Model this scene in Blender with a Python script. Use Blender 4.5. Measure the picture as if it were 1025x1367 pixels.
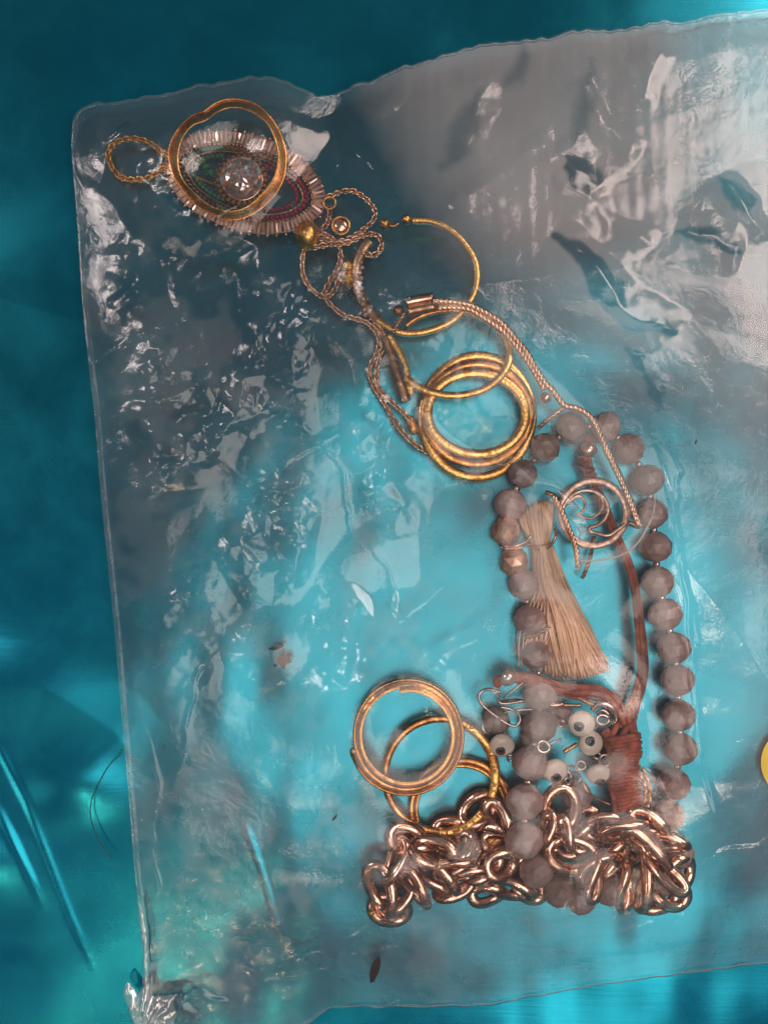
import bpy, bmesh, math, random
import numpy as np
from mathutils import Vector, Matrix, Euler
random.seed(7); RNG = np.random.default_rng(11)
PI = math.pi
for o in list(bpy.data.objects): bpy.data.objects.remove(o)
scene = bpy.context.scene
C = scene.collection

# ---------------------------------------------------------------- scale, camera, light
S = 0.00015          # metres per unit: every length below is written in units of 0.15 mm
H = 1500.0           # camera height over the foil
CX, CY = 512.5, 683.5

cam_d = bpy.data.cameras.new('camera'); cam = bpy.data.objects.new('camera', cam_d); C.objects.link(cam)
cam.location = (0, 0, H * S); cam.rotation_euler = (0, 0, 0)
cam_d.sensor_fit = 'VERTICAL'; cam_d.angle = 2 * math.atan(683.5 / H)
cam_d.clip_start = 0.005; cam_d.clip_end = 20
scene.camera = cam

world = bpy.data.worlds.new('World'); scene.world = world; world.use_nodes = True
bgn = world.node_tree.nodes['Background']
bgn.inputs[0].default_value = (0.52, 0.49, 0.53, 1); bgn.inputs[1].default_value = 0.26

def lamp(name, x, y, z, sx, sy, L, col, tx=0, ty=0):
    d = bpy.data.lights.new(name, 'AREA'); d.shape = 'RECTANGLE'
    d.size = sx * S; d.size_y = sy * S
    d.energy = L * math.pi * (sx * S) * (sy * S); d.color = col
    o = bpy.data.objects.new(name, d); C.objects.link(o)
    o.location = (x * S, y * S, z * S)
    dirv = Vector((tx - x, ty - y, -z)); o.rotation_euler = dirv.to_track_quat('-Z', 'Y').to_euler()
    return o
lamp('film_softbox', 2500, 2050, 2900, 1900, 1900, 7.5, (1.0, 0.81, 0.75), 300, 200)  # unseen softbox, added so its reflection greys the upper right film
lamp('overhead_softbox', 520, -620, 2900, 2050, 1850, 2.3, (1.0, 0.90, 0.83), 60, -300)  # unseen softbox overhead, shaped to brighten the foil at lower centre
lamp('right_fill', 2900, 300, 2300, 700, 800, 9, (1.0, 0.82, 0.68), 0, 0)  # unseen fill added to lift the matt jewellery
lamp('facet_glint_lamp', -2350, 1000, 2600, 460, 700, 14.0, (1.0, 0.86, 0.84), -100, 0)  # unseen lamp added to sparkle on the left film facets
lamp('side_light', -2300, -1500, 1900, 600, 900, 3.5, (1.0, 0.80, 0.66), -100, -100)  # unseen lamp added low on the left, glints on tilted facets
lamp('corner_glint_lamp', -830, -1890, 2700, 120, 120, 55, (1.0, 0.78, 0.52), 0, 0)  # small unseen source added for the glint at the lower left bag corner

vs = scene.view_settings
vs.view_transform = 'Standard'; vs.look = 'None'; vs.gamma = 1; vs.exposure = 0.17
try: scene.cycles.transparent_max_bounces = 24; scene.cycles.max_bounces = 10
except Exception: pass

# ---------------------------------------------------------------- helpers
def W(px, py, z=0.0):
    """plan position (0..1025, 0..1367) seen at height z -> metres"""
    k = (H - z) / H
    return Vector(((px - CX) * k * S, (CY - py) * k * S, z * S))

def tag(o, label=None, cat=None, group=None, kind=None):
    if label: o['label'] = label
    if cat: o['category'] = cat
    if group: o['group'] = group
    if kind: o['kind'] = kind
    return o

def thing(name, label, cat, px, py, group=None):
    o = bpy.data.objects.new(name, None); C.objects.link(o)
    o.empty_display_size = 0.005
    o.location = W(px, py, 0)
    return tag(o, label, cat, group)

def wloc(o):
    v = Vector((0, 0, 0))
    while o is not None: v = v + Vector(o.location); o = o.parent
    return v

TRACK = []     # (x, y, z) samples of the jewellery in metres, the bag drapes over them
def mesh_obj(name, V, F, mat, parent=None, smooth=True, track=True, origin=None, sharp=None):
    V = [Vector(v) for v in V]
    if track:
        st = max(1, len(V) // 4000)
        TRACK.extend([(v.x, v.y, v.z) for v in V[::st]])
    if parent is not None: off = wloc(parent); loc = Vector((0, 0, 0))
    else:
        if origin is None:
            n = len(V); origin = Vector((sum(v.x for v in V) / n, sum(v.y for v in V) / n, min(v.z for v in V)))
        off = origin; loc = origin
    me = bpy.data.meshes.new(name); me.from_pydata([tuple(v - off) for v in V], [], F)
    me.materials.append(mat)
    if smooth:
        me.shade_smooth()
        if sharp: me.set_sharp_from_angle(angle=math.radians(sharp))
    o = bpy.data.objects.new(name, me); C.objects.link(o); o.parent = parent; o.location = loc
    return o

def inst(name, me, parent, loc, rot=None, scale=(1, 1, 1)):
    """a further object on shared mesh data (metres), placed in world space under an unrotated parent"""
    o = bpy.data.objects.new(name, me); C.objects.link(o); o.parent = parent
    R = rot if rot is not None else Matrix.Identity(3)
    off = wloc(parent) if parent is not None else Vector((0, 0, 0))
    o.rotation_euler = R.to_euler(); o.location = Vector(loc) - off; o.scale = scale
    sc = Vector(scale)
    st = max(1, len(me.vertices) // 60)
    for v in list(me.vertices)[::st]:
        q = R @ Vector((v.co.x * sc.x, v.co.y * sc.y, v.co.z * sc.z)) + Vector(loc)
        TRACK.append((q.x, q.y, q.z))
    return o

def catmull(P, n, closed=False):
    P = np.array(P, float); m = len(P); out = []
    segs = m if closed else m - 1
    per = max(2, int(math.ceil(n / segs)))
    for i in range(segs):
        if closed: p0, p1, p2, p3 = P[(i - 1) % m], P[i], P[(i + 1) % m], P[(i + 2) % m]
        else: p0, p1, p2, p3 = P[max(i - 1, 0)], P[i], P[i + 1], P[min(i + 2, m - 1)]
        for k in range(per):
            t = k / per
            out.append(0.5 * ((2 * p1) + (-p0 + p2) * t + (2 * p0 - 5 * p1 + 4 * p2 - p3) * t * t + (-p0 + 3 * p1 - 3 * p2 + p3) * t ** 3))
    if not closed: out.append(P[-1])
    return np.array(out)

def resample(P, step, closed=False):
    P = np.array(P, float)
    if closed: P = np.vstack([P, P[:1]])
    d = np.r_[0, np.cumsum(np.linalg.norm(np.diff(P, axis=0), axis=1))]
    n = max(2, int(round(d[-1] / step)))
    s = np.linspace(0, d[-1], n + 1)
    Q = np.stack([np.interp(s, d, P[:, k]) for k in range(P.shape[1])], 1)
    return Q[:-1] if closed else Q

def path3(pts, n=60, closed=False, z=None):
    """plan points (px,py[,z]) -> smooth metres path"""
    P = [(p[0], p[1], p[2] if len(p) > 2 else z) for p in pts]
    Q = catmull(P, n, closed)
    return [W(*q) for q in Q]

def frames(path, closed=False, up=None):
    n = len(path); T = []
    for i in range(n):
        a = path[(i - 1) % n] if (closed or i > 0) else path[i]
        b = path[(i + 1) % n] if (closed or i < n - 1) else path[i]
        t = (b - a)
        T.append(t.normalized() if t.length > 1e-12 else Vector((1, 0, 0)))
    out = []
    u = up or Vector((0, 0, 1))
    if abs(T[0].dot(u)) > 0.95: u = Vector((1, 0, 0))
    N = (u - T[0] * u.dot(T[0])).normalized()
    for i in range(n):
        if up is not None:
            N = (up - T[i] * up.dot(T[i]))
            N = N.normalized() if N.length > 1e-6 else Vector((1, 0, 0))
        else:
            N = N - T[i] * N.dot(T[i]); N = N.normalized() if N.length > 1e-9 else T[i].orthogonal().normalized()
        out.append((path[i], T[i], N, T[i].cross(N)))
    return out

def sweep(path, prof, closed=False, up=None, scale=None, cap=True, base=0):
    """prof: list of (side, up) offsets in units"""
    fr = frames(path, closed, up); V = []; F = []; m = len(prof)
    for i, (p, t, n, b) in enumerate(fr):
        s = scale(i / max(1, len(fr) - 1)) if scale else 1.0
        for (a, c) in prof: V.append(p + b * (a * s * S) + n * (c * s * S))
    k = len(fr)
    for i in range(k if closed else k - 1):
        j = (i + 1) % k
        for q in range(m):
            r = (q + 1) % m
            F.append((base + i * m + q, base + i * m + r, base + j * m + r, base + j * m + q))
    if not closed and cap:
        F.append(tuple(base + q for q in reversed(range(m)))); F.append(tuple(base + (k - 1) * m + q for q in range(m)))
    return V, F

def circ(r, n=8, ry=None):
    ry = ry or r
    return [(r * math.cos(2 * PI * i / n), ry * math.sin(2 * PI * i / n)) for i in range(n)]
def rrect(w, h, c=0.25):
    c *= min(w, h) * .5; a, b = w / 2, h / 2
    return [(a, -b + c), (a, b - c), (a - c, b), (-a + c, b), (-a, b - c), (-a, -b + c), (-a + c, -b), (a - c, -b)]

def domed(w, h, c=0):
    a = [(.5, -.5), (.5, .28), (.38, .40), (.2, .47), (0, .5)]
    return [(x * w, y * h) for x, y in a] + [(-x * w, y * h) for x, y in a[-2::-1]]

def join(parts):
    V = []; F = []
    for v, f in parts:
        b = len(V); V += v; F += [tuple(i + b for i in q) for q in f]
    return V, F

def sphere(c, r, nu=16, nv=10, sx=1, sy=1, sz=1, rough=0):
    V = []; F = []
    for j in range(nv + 1):
        th = PI * j / nv
        for i in range(nu):
            ph = 2 * PI * i / nu; rr = r * (1 + (random.uniform(-rough, rough) if 0 < j < nv else 0))
            V.append(Vector(c) + Vector((rr * sx * math.sin(th) * math.cos(ph), rr * sy * math.sin(th) * math.sin(ph), rr * sz * math.cos(th))) * S)
    for j in range(nv):
        for i in range(nu):
            a = j * nu + i; b = j * nu + (i + 1) % nu
            F.append((a, a + nu, b + nu, b))
    return V, F

def torus_local(a, b, r, nu=28, nv=10, twist=0.0, ry=None):
    """oval link in its own space, long axis x, in metres"""
    ry = ry or r
    V = []; F = []
    for i in range(nu):
        t = 2 * PI * i / nu
        p = Vector((a * math.cos(t), b * math.sin(t), twist * math.sin(2 * t)))
        tan = Vector((-a * math.sin(t), b * math.cos(t), 2 * twist * math.cos(2 * t))).normalized()
        n = Vector((0, 0, 1)); n = (n - tan * n.dot(tan)).normalized(); s = tan.cross(n)
        for k in range(nv):
            u = 2 * PI * k / nv
            V.append((p + s * r * math.cos(u) + n * ry * math.sin(u)) * S)
    for i in range(nu):
        for k in range(nv):
            j = (i + 1) % nu; l = (k + 1) % nv
            F.append((i * nv + k, i * nv + l, j * nv + l, j * nv + k))
    return V, F

def ell(cx, cy, rx, ry, rot=0, n=48, a0=0, a1=360):
    out = []; full = abs(a1 - a0) >= 360
    for i in range(n if full else n + 1):
        t = math.radians(a0 + (a1 - a0) * i / n)
        x, y = rx * math.cos(t), ry * math.sin(t); c, s = math.cos(math.radians(rot)), math.sin(math.radians(rot))
        out.append((cx + x * c - y * s, cy + x * s + y * c))
    return out

# ---------------------------------------------------------------- materials
def newmat(name):
    m = bpy.data.materials.new(name); m.use_nodes = True
    nt = m.node_tree; nt.nodes.clear()
    out = nt.nodes.new('ShaderNodeOutputMaterial')
    return m, nt, out
def N(nt, t, **kw):
    n = nt.nodes.new(t)
    for k, v in kw.items():
        if k.startswith('i_'): n.inputs[k[2:].replace('_', ' ')].default_value = v
        else: setattr(n, k, v)
    return n
def noise(nt, scale, detail=4, rough=0.6, dist=0.0, coord='Object', vec=None):
    tc = N(nt, 'ShaderNodeTexCoord')
    n = N(nt, 'ShaderNodeTexNoise'); n.inputs['Scale'].default_value = scale; n.inputs['Detail'].default_value = detail
    n.inputs['Roughness'].default_value = rough; n.inputs['Distortion'].default_value = dist
    nt.links.new(vec if vec is not None else tc.outputs[coord], n.inputs['Vector'])
    return n
def ramp(nt, src, stops):
    r = N(nt, 'ShaderNodeValToRGB'); e = r.color_ramp.elements
    while len(e) < len(stops): e.new(0.5)
    for i, (p, c) in enumerate(stops):
        e[i].position = p; e[i].color = (c, c, c, 1) if not isinstance(c, tuple) else (*c, 1)
    nt.links.new(src, r.inputs[0]); return r
def pbr(name, base, rough=0.3, metal=0.0, dark=None, nscale=900, r2=None, bump=0.15, bscale=2500, spot=(0.35, 0.62), **ins):
    m, nt, out = newmat(name)
    p = N(nt, 'ShaderNodeBsdfPrincipled'); nt.links.new(p.outputs[0], out.inputs[0])
    p.inputs['Metallic'].default_value = metal
    for k, v in ins.items(): p.inputs[k.replace('_', ' ')].default_value = v
    n1 = noise(nt, nscale, 6, 0.65, 0.4)
    r = ramp(nt, n1.outputs[0], [(spot[0], tuple(dark or [c * 0.75 for c in base])), (spot[1], tuple(base))])
    nt.links.new(r.outputs[0], p.inputs['Base Color'])
    rr = ramp(nt, n1.outputs[0], [(spot[0], r2 if r2 is not None else rough * 1.4), (spot[1], rough)])
    nt.links.new(rr.outputs[0], p.inputs['Roughness'])
    n2 = noise(nt, bscale, 4, 0.6)
    b = N(nt, 'ShaderNodeBump'); b.inputs['Strength'].default_value = bump; b.inputs['Distance'].default_value = 0.0002
    nt.links.new(n2.outputs[0], b.inputs['Height']); nt.links.new(b.outputs[0], p.inputs['Normal'])
    return m

GOLD = pbr('gold', (0.98, 0.56, 0.17), 0.26, 1.0, dark=(0.55, 0.20, 0.035), nscale=420, r2=0.42, bump=0.6, bscale=1400, spot=(0.32, 0.46))
GOLD2 = pbr('worn_copper_gold', (0.86, 0.42, 0.14), 0.24, 1.0, dark=(0.38, 0.12, 0.03), nscale=380, r2=0.4, bump=0.3, bscale=1300, spot=(0.34, 0.6))
ROSE = pbr('rose_gold', (0.92, 0.59, 0.45), 0.12, 1.0, dark=(0.30, 0.15, 0.10), nscale=330, r2=0.3, bump=0.25, bscale=900, spot=(0.34, 0.58))
BRONZE = pbr('aged_bronze', (0.62, 0.38, 0.22), 0.26, 1.0, dark=(0.16, 0.08, 0.045), nscale=300, r2=0.45, bump=0.3, bscale=1000, spot=(0.35, 0.65))
PENDANT = pbr('brushed_rose_gold', (0.86, 0.58, 0.46), 0.32, 1.0, dark=(0.42, 0.24, 0.17), nscale=500, r2=0.5, bump=0.5, bscale=1200)
FINECHAIN = pbr('pale_gold_chain', (1.0, 0.72, 0.54), 0.2, 1.0, dark=(0.8, 0.5, 0.33), nscale=300, bump=0.1)
STEEL = pbr('pinkish_steel', (0.74, 0.58, 0.52), 0.16, 1.0, bump=0.1)
BEAD = pbr('mauve_grey_glass', (0.37, 0.25, 0.23), 0.26, 0.0, dark=(0.24, 0.155, 0.145), nscale=160, bump=0.05, r2=0.45, spot=(0.4, 0.65))
BEAD2 = pbr('pale_mauve_glass', (0.46, 0.34, 0.33), 0.22, 0.0, dark=(0.28, 0.19, 0.18), nscale=120, bump=0.05, r2=0.4, spot=(0.4, 0.62))
BEAD3 = pbr('dark_mauve_glass', (0.31, 0.22, 0.21), 0.2, 0.0, dark=(0.19, 0.125, 0.12), nscale=140, bump=0.05, r2=0.35, spot=(0.4, 0.62))
COPPERBEAD = pbr('copper_nugget', (0.95, 0.56, 0.38), 0.28, 0.7, dark=(0.35, 0.15, 0.09), nscale=300, bump=0.6, bscale=500)
CORD = pbr('rust_cord', (0.42, 0.10, 0.055), 0.6, 0.0, dark=(0.17, 0.04, 0.025), nscale=500, bump=0.6, bscale=1800, Sheen_Weight=0.2)
THREAD = pbr('cream_thread', (0.96, 0.68, 0.48), 0.5, 0.0, dark=(0.80, 0.50, 0.33), nscale=160, bump=0.1, Sheen_Weight=0.2)
CREAM = pbr('cream_enamel', (0.93, 0.83, 0.73), 0.25, 0.0, dark=(0.80, 0.68, 0.58), nscale=260, bump=0.05, Coat_Weight=0.5)
IRIS = pbr('grey_iris', (0.10, 0.10, 0.105), 0.25, 0.0, bump=0.05, Coat_Weight=0.6)
PUPIL = pbr('black_pupil', (0.012, 0.012, 0.013), 0.15, 0.0, bump=0.02, Coat_Weight=0.6)
CRYST = pbr('pink_crystal', (1.0, 0.86, 0.82), 0.06, 0.8, dark=(0.80, 0.62, 0.58), nscale=900, r2=0.12, bump=0.0, Coat_Weight=1.0, spot=(0.4, 0.6))
BAGU = pbr('baguette_crystal', (0.98, 0.70, 0.60), 0.12, 0.5, dark=(0.60, 0.36, 0.28), nscale=520, r2=0.2, bump=0.0, Coat_Weight=1.0, spot=(0.35, 0.65))
EMER = pbr('green_stone', (0.04, 0.24, 0.12), 0.12, 0.1, bump=0.0, Coat_Weight=1.0)
RUBY = pbr('plum_stone', (0.34, 0.02, 0.09), 0.12, 0.1, bump=0.0, Coat_Weight=1.0)
SAPH = pbr('dark_blue_stone', (0.02, 0.02, 0.05), 0.12, 0.1, bump=0.0, Coat_Weight=1.0)
AMBER = pbr('champagne_stone', (0.45, 0.22, 0.10), 0.12, 0.5, bump=0.0, Coat_Weight=1.0)
DARKFLAKE = pbr('dark_flake', (0.008, 0.006, 0.005), 0.85)
RUSTFLAKE = pbr('rust_flake', (0.10, 0.03, 0.02), 0.7)
YELLOW = pbr('yellow_paper', (0.97, 0.70, 0.01), 0.5, 0.0, dark=(0.93, 0.66, 0.01))
HAIR = pbr('black_hair', (0.015, 0.03, 0.04), 0.4)

def mat_clear_thread():
    m, nt, out = newmat('clear_thread')
    t = N(nt, 'ShaderNodeBsdfTransparent'); p = N(nt, 'ShaderNodeBsdfPrincipled'); p.inputs['Base Color'].default_value = (0.75, 0.68, 0.62, 1); p.inputs['Roughness'].default_value = 0.2
    mx = N(nt, 'ShaderNodeMixShader'); mx.inputs[0].default_value = 0.6
    nt.links.new(t.outputs[0], mx.inputs[1]); nt.links.new(p.outputs[0], mx.inputs[2]); nt.links.new(mx.outputs[0], out.inputs[0]); return m
CLEARTHREAD = mat_clear_thread()

def mat_foil():
    m, nt, out = newmat('teal_foil')
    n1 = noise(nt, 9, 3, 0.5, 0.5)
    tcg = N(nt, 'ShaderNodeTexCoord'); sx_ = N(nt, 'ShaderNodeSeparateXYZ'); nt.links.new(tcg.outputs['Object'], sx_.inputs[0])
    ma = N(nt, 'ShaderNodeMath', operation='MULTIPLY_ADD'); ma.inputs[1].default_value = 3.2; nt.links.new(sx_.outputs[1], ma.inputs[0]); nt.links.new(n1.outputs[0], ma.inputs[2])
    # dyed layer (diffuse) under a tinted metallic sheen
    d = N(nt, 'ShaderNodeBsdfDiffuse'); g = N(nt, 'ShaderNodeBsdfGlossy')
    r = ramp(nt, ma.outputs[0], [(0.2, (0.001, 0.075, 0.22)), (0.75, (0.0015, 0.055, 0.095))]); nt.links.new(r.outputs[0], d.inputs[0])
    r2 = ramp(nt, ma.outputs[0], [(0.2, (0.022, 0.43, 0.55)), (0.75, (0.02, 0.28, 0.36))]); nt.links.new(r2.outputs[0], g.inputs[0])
    n3 = noise(nt, 60, 5, 0.6, 0.3)
    rr = ramp(nt, n3.outputs[0], [(0.3, 0.19), (0.7, 0.33)]); nt.links.new(rr.outputs[0], g.inputs['Roughness'])
    tc = N(nt, 'ShaderNodeTexCoord'); mp = N(nt, 'ShaderNodeMapping')
    mp.inputs['Rotation'].default_value = (0, 0, math.radians(-38)); mp.inputs['Scale'].default_value = (60, 1500, 1)
    nt.links.new(tc.outputs['Object'], mp.inputs[0])
    n2 = noise(nt, 1.0, 3, 0.6, 0, vec=mp.outputs[0])
    b = N(nt, 'ShaderNodeBump'); b.inputs['Strength'].default_value = 0.05; b.inputs['Distance'].default_value = 0.0003
    nt.links.new(n2.outputs[0], b.inputs['Height']); nt.links.new(b.outputs[0], g.inputs['Normal'])
    mx = N(nt, 'ShaderNodeMixShader'); mx.inputs[0].default_value = 0.66
    nt.links.new(d.outputs[0], mx.inputs[1]); nt.links.new(g.outputs[0], mx.inputs[2]); nt.links.new(mx.outputs[0], out.inputs[0])
    return m

def mat_film(name, haze=0.014, gl=0.05, rough=0.13, bump=0.16):
    m, nt, out = newmat(name)
    tr = N(nt, 'ShaderNodeBsdfTransparent'); tr.inputs[0].default_value = (0.985, 0.985, 0.985, 1)
    g = N(nt, 'ShaderNodeBsdfAnisotropic') if False else N(nt, 'ShaderNodeBsdfGlossy')
    g.inputs['Color'].default_value = (1, 0.97, 0.95, 1); g.inputs['Roughness'].default_value = rough
    d = N(nt, 'ShaderNodeBsdfDiffuse'); d.inputs[0].default_value = (0.80, 0.74, 0.72, 1)
    n2 = noise(nt, 330, 5, 0.62, 1.2)
    b = N(nt, 'ShaderNodeBump'); b.inputs['Strength'].default_value = bump; b.inputs['Distance'].default_value = 0.0006
    nt.links.new(n2.outputs[0], b.inputs['Height'])
    nt.links.new(b.outputs[0], g.inputs['Normal'])
    fr = N(nt, 'ShaderNodeFresnel'); fr.inputs[0].default_value = 1.5; nt.links.new(b.outputs[0], fr.inputs['Normal'])
    mul = N(nt, 'ShaderNodeMath', operation='MULTIPLY_ADD', use_clamp=True)
    mul.inputs[1].default_value = 1.2; mul.inputs[2].default_value = gl - 0.045
    nt.links.new(fr.outputs[0], mul.inputs[0])
    m1 = N(nt, 'ShaderNodeMixShader'); nt.links.new(mul.outputs[0], m1.inputs[0]); nt.links.new(tr.outputs[0], m1.inputs[1]); nt.links.new(g.outputs[0], m1.inputs[2])
    # milky scuffs of the polythene, in cloudy patches, plus haze painted for reflected light
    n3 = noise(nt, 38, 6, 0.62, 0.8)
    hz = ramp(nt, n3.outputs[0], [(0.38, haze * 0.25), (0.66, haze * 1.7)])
    aa = N(nt, 'ShaderNodeAttribute', attribute_name='painted_haze')
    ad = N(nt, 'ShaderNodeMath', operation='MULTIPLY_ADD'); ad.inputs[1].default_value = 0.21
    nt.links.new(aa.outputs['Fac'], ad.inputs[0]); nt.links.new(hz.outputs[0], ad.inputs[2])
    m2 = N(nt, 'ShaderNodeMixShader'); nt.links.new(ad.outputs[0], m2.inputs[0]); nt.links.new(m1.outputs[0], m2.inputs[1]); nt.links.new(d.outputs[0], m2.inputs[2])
    nt.links.new(m2.outputs[0], out.inputs[0])
    return m
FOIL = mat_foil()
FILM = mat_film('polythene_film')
FILMB = mat_film('polythene_back', haze=0.008, gl=0.025, rough=0.22, bump=0.2)
PUCKER = mat_film('glare_polythene', haze=0.17, gl=0.30, rough=0.18, bump=0.3)  # haze and gloss raised to stand in for glare
SEAM = mat_film('polythene_seam', haze=0.02, gl=0.03, rough=0.15, bump=0.3)

# ---------------------------------------------------------------- noise fields in numpy
def hashv(ix, iy, seed):
    h = (ix.astype(np.int64) * 374761393 + iy.astype(np.int64) * 668265263 + seed * 1442695041) & 0xffffffff
    h = ((h ^ (h >> 13)) * 1274126177) & 0xffffffff
    return ((h ^ (h >> 16)) & 0xffff) / 65535.0
def vnoise(x, y, s, seed):
    x = x / s; y = y / s; ix = np.floor(x); iy = np.floor(y); fx = x - ix; fy = y - iy
    fx = fx * fx * (3 - 2 * fx); fy = fy * fy * (3 - 2 * fy)
    a = hashv(ix, iy, seed); b = hashv(ix + 1, iy, seed); c = hashv(ix, iy + 1, seed); d = hashv(ix + 1, iy + 1, seed)
    return a + (b - a) * fx + (c - a) * fy + (a - b - c + d) * fx * fy
def facet(x, y, s, seed, warp=0.5):
    """piecewise flat facets with sharp creases (crumpled film)"""
    wx = x + warp * s * 2 * (vnoise(x, y, s * 1.7, seed + 1) - 0.5); wy = y + warp * s * 2 * (vnoise(x, y, s * 1.7, seed + 2) - 0.5)
    u = wx / s; v = wy / s
    k = (u + v) * 0.3660254; iu = np.floor(u + k); iv = np.floor(v + k)
    t = (iu + iv) * 0.2113249; x0 = u - (iu - t); y0 = v - (iv - t)
    up = x0 > y0
    # barycentric on the simplex lattice
    a = hashv(iu, iv, seed); c = hashv(iu + 1, iv + 1, seed)
    b = np.where(up, hashv(iu + 1, iv, seed), hashv(iu, iv + 1, seed))
    fu = u + k - iu; fv = v + k - iv
    hi = np.maximum(fu, fv); lo = np.minimum(fu, fv)
    return a * (1 - hi) + b * (hi - lo) + c * lo
def segdist(X, Y, poly):
    """unsigned distance, signed side, parameter along polyline"""
    best = np.full(X.shape, 1e9); side = np.zeros(X.shape); par = np.zeros(X.shape); L = 0.0; tot = sum(math.dist(poly[i], poly[i + 1]) for i in range(len(poly) - 1))
    for i in range(len(poly) - 1):
        (ax, ay), (bx, by) = poly[i], poly[i + 1]; dx, dy = bx - ax, by - ay; l2 = dx * dx + dy * dy; l = math.sqrt(l2)
        t = np.clip(((X - ax) * dx + (Y - ay) * dy) / l2, 0, 1)
        d = np.hypot(X - ax - t * dx, Y - ay - t * dy)
        s = np.sign((X - ax) * dy - (Y - ay) * dx)
        m = d < best; best = np.where(m, d, best); side = np.where(m, s, side); par = np.where(m, (L + t * l) / tot, par); L += l
    return best, side, par
def ridge(X, Y, poly, w, a, p=1.0):
    d, s, t = segdist(X, Y, poly); return a * np.clip(1 - d / w, 0, 1) ** p * np.clip(np.sin(np.clip(t, 0.02, 0.98) * PI) * 2, 0, 1)
def fold(X, Y, poly, w, a, back=90):
    d, s, t = segdist(X, Y, poly); e = np.clip(np.sin(np.clip(t, 0.0, 1.0) * PI) * 2.5, 0, 1)
    return a * e * np.where(s > 0, np.clip(1 - d / w, 0, 1), np.clip(1 - d / back, 0, 1) ** 2)
def blob(X, Y, cx, cy, rx, ry=None):
    ry = ry or rx; return np.exp(-(((X - cx) / rx) ** 2 + ((Y - cy) / ry) ** 2))

def grid_mesh(name, PX, PY, Z, mat, parent=None, flat_k=True):
    """PX,PY,Z arrays (rows, cols) in plan units"""
    k = (H - Z) / H if flat_k else 1.0
    X = (PX - CX) * k * S; Y = (CY - PY) * k * S
    r, c = PX.shape
    V = np.stack([X, Y, Z * S], -1).reshape(-1, 3).astype(np.float32)
    idx = np.arange(r * c).reshape(r, c)
    F = np.stack([idx[1:, :-1], idx[1:, 1:], idx[:-1, 1:], idx[:-1, :-1]], -1).reshape(-1, 4).astype(np.int32)
    me = bpy.data.meshes.new(name)
    me.vertices.add(len(V)); me.vertices.foreach_set('co', V.ravel())
    me.loops.add(F.size); me.loops.foreach_set('vertex_index', F.ravel())
    me.polygons.add(len(F)); me.polygons.foreach_set('loop_start', np.arange(0, F.size, 4, dtype=np.int32))
    me.update(calc_edges=True); me.shade_smooth(); me.materials.append(mat)
    o = bpy.data.objects.new(name, me); C.objects.link(o); o.parent = parent
    if parent is not None: o.location = -wloc(parent)
    return o

# ---------------------------------------------------------------- the foil surface
def foil_hump(X, Y):
    return (9 * blob(X, Y, 95, 1045, 62, 46) + 10 * blob(X, Y, -50, 1145, 70, 52) + 9 * blob(X, Y, -60, 910, 220, 60) + 9 * blob(X, Y, -40, 470, 220, 60)) * np.clip((330 - X) / 150, 0, 1)
def build_foil():
    xs = np.r_[np.linspace(-2600, -60, 60)[:-1], np.arange(-60, 1090, 3.2), np.linspace(1092, 3600, 60)]
    ys = np.r_[np.linspace(-2600, -60, 60)[:-1], np.arange(-60, 1430, 3.6), np.linspace(1433, 3900, 60)]
    X, Y = np.meshgrid(xs, ys)
    inn = np.clip((X - 150) / 160, .25, 1) * np.clip((Y - 250) / 250, .25, 1)
    z = 26 * (vnoise(X, Y, 620, 5) - 0.5) + 16 * (vnoise(X + .8 * Y, Y, 280, 8) - 0.5) + inn * (7.0 * (vnoise(X, Y, 120, 9) - 0.5) + 1.8 * (vnoise(X, Y, 50, 10) - 0.5)) + 3.2 * (vnoise(X * 2.1, Y * .8, 90, 14) - 0.5) * np.clip((X - 200) / 120, 0, 1) * np.clip((Y - 520) / 200, 0, 1) * np.clip((1010 - X) / 120, 0, 1)
    z += ridge(X, Y, [(-20, 960), (35, 1070), (95, 1225), (130, 1300)], 7, 1.3)
    z += ridge(X, Y, [(-60, 1010), (0, 1085), (30, 1150), (60, 1210)], 8, 1.6)
    z += fold(X, Y, [(-80, 900), (60, 920), (150, 975), (185, 1020)], 60, 4, 120)
    z += fold(X, Y, [(-80, 385), (0, 400), (110, 430), (220, 450)], 40, 3.0, 70)
    z += ridge(X, Y, [(325, 1095), (345, 1150), (360, 1200), (376, 1262)], 5, 1.6)
    inb = (X > 60) & (X < 1200) & (Y > -60) & (Y < 1430); z -= z[inb].max() + 1.0; z = np.minimum(z, 20.0)
    z += foil_hump(X, Y)
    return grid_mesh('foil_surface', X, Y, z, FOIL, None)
foil = build_foil(); foil['kind'] = 'structure'

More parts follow.
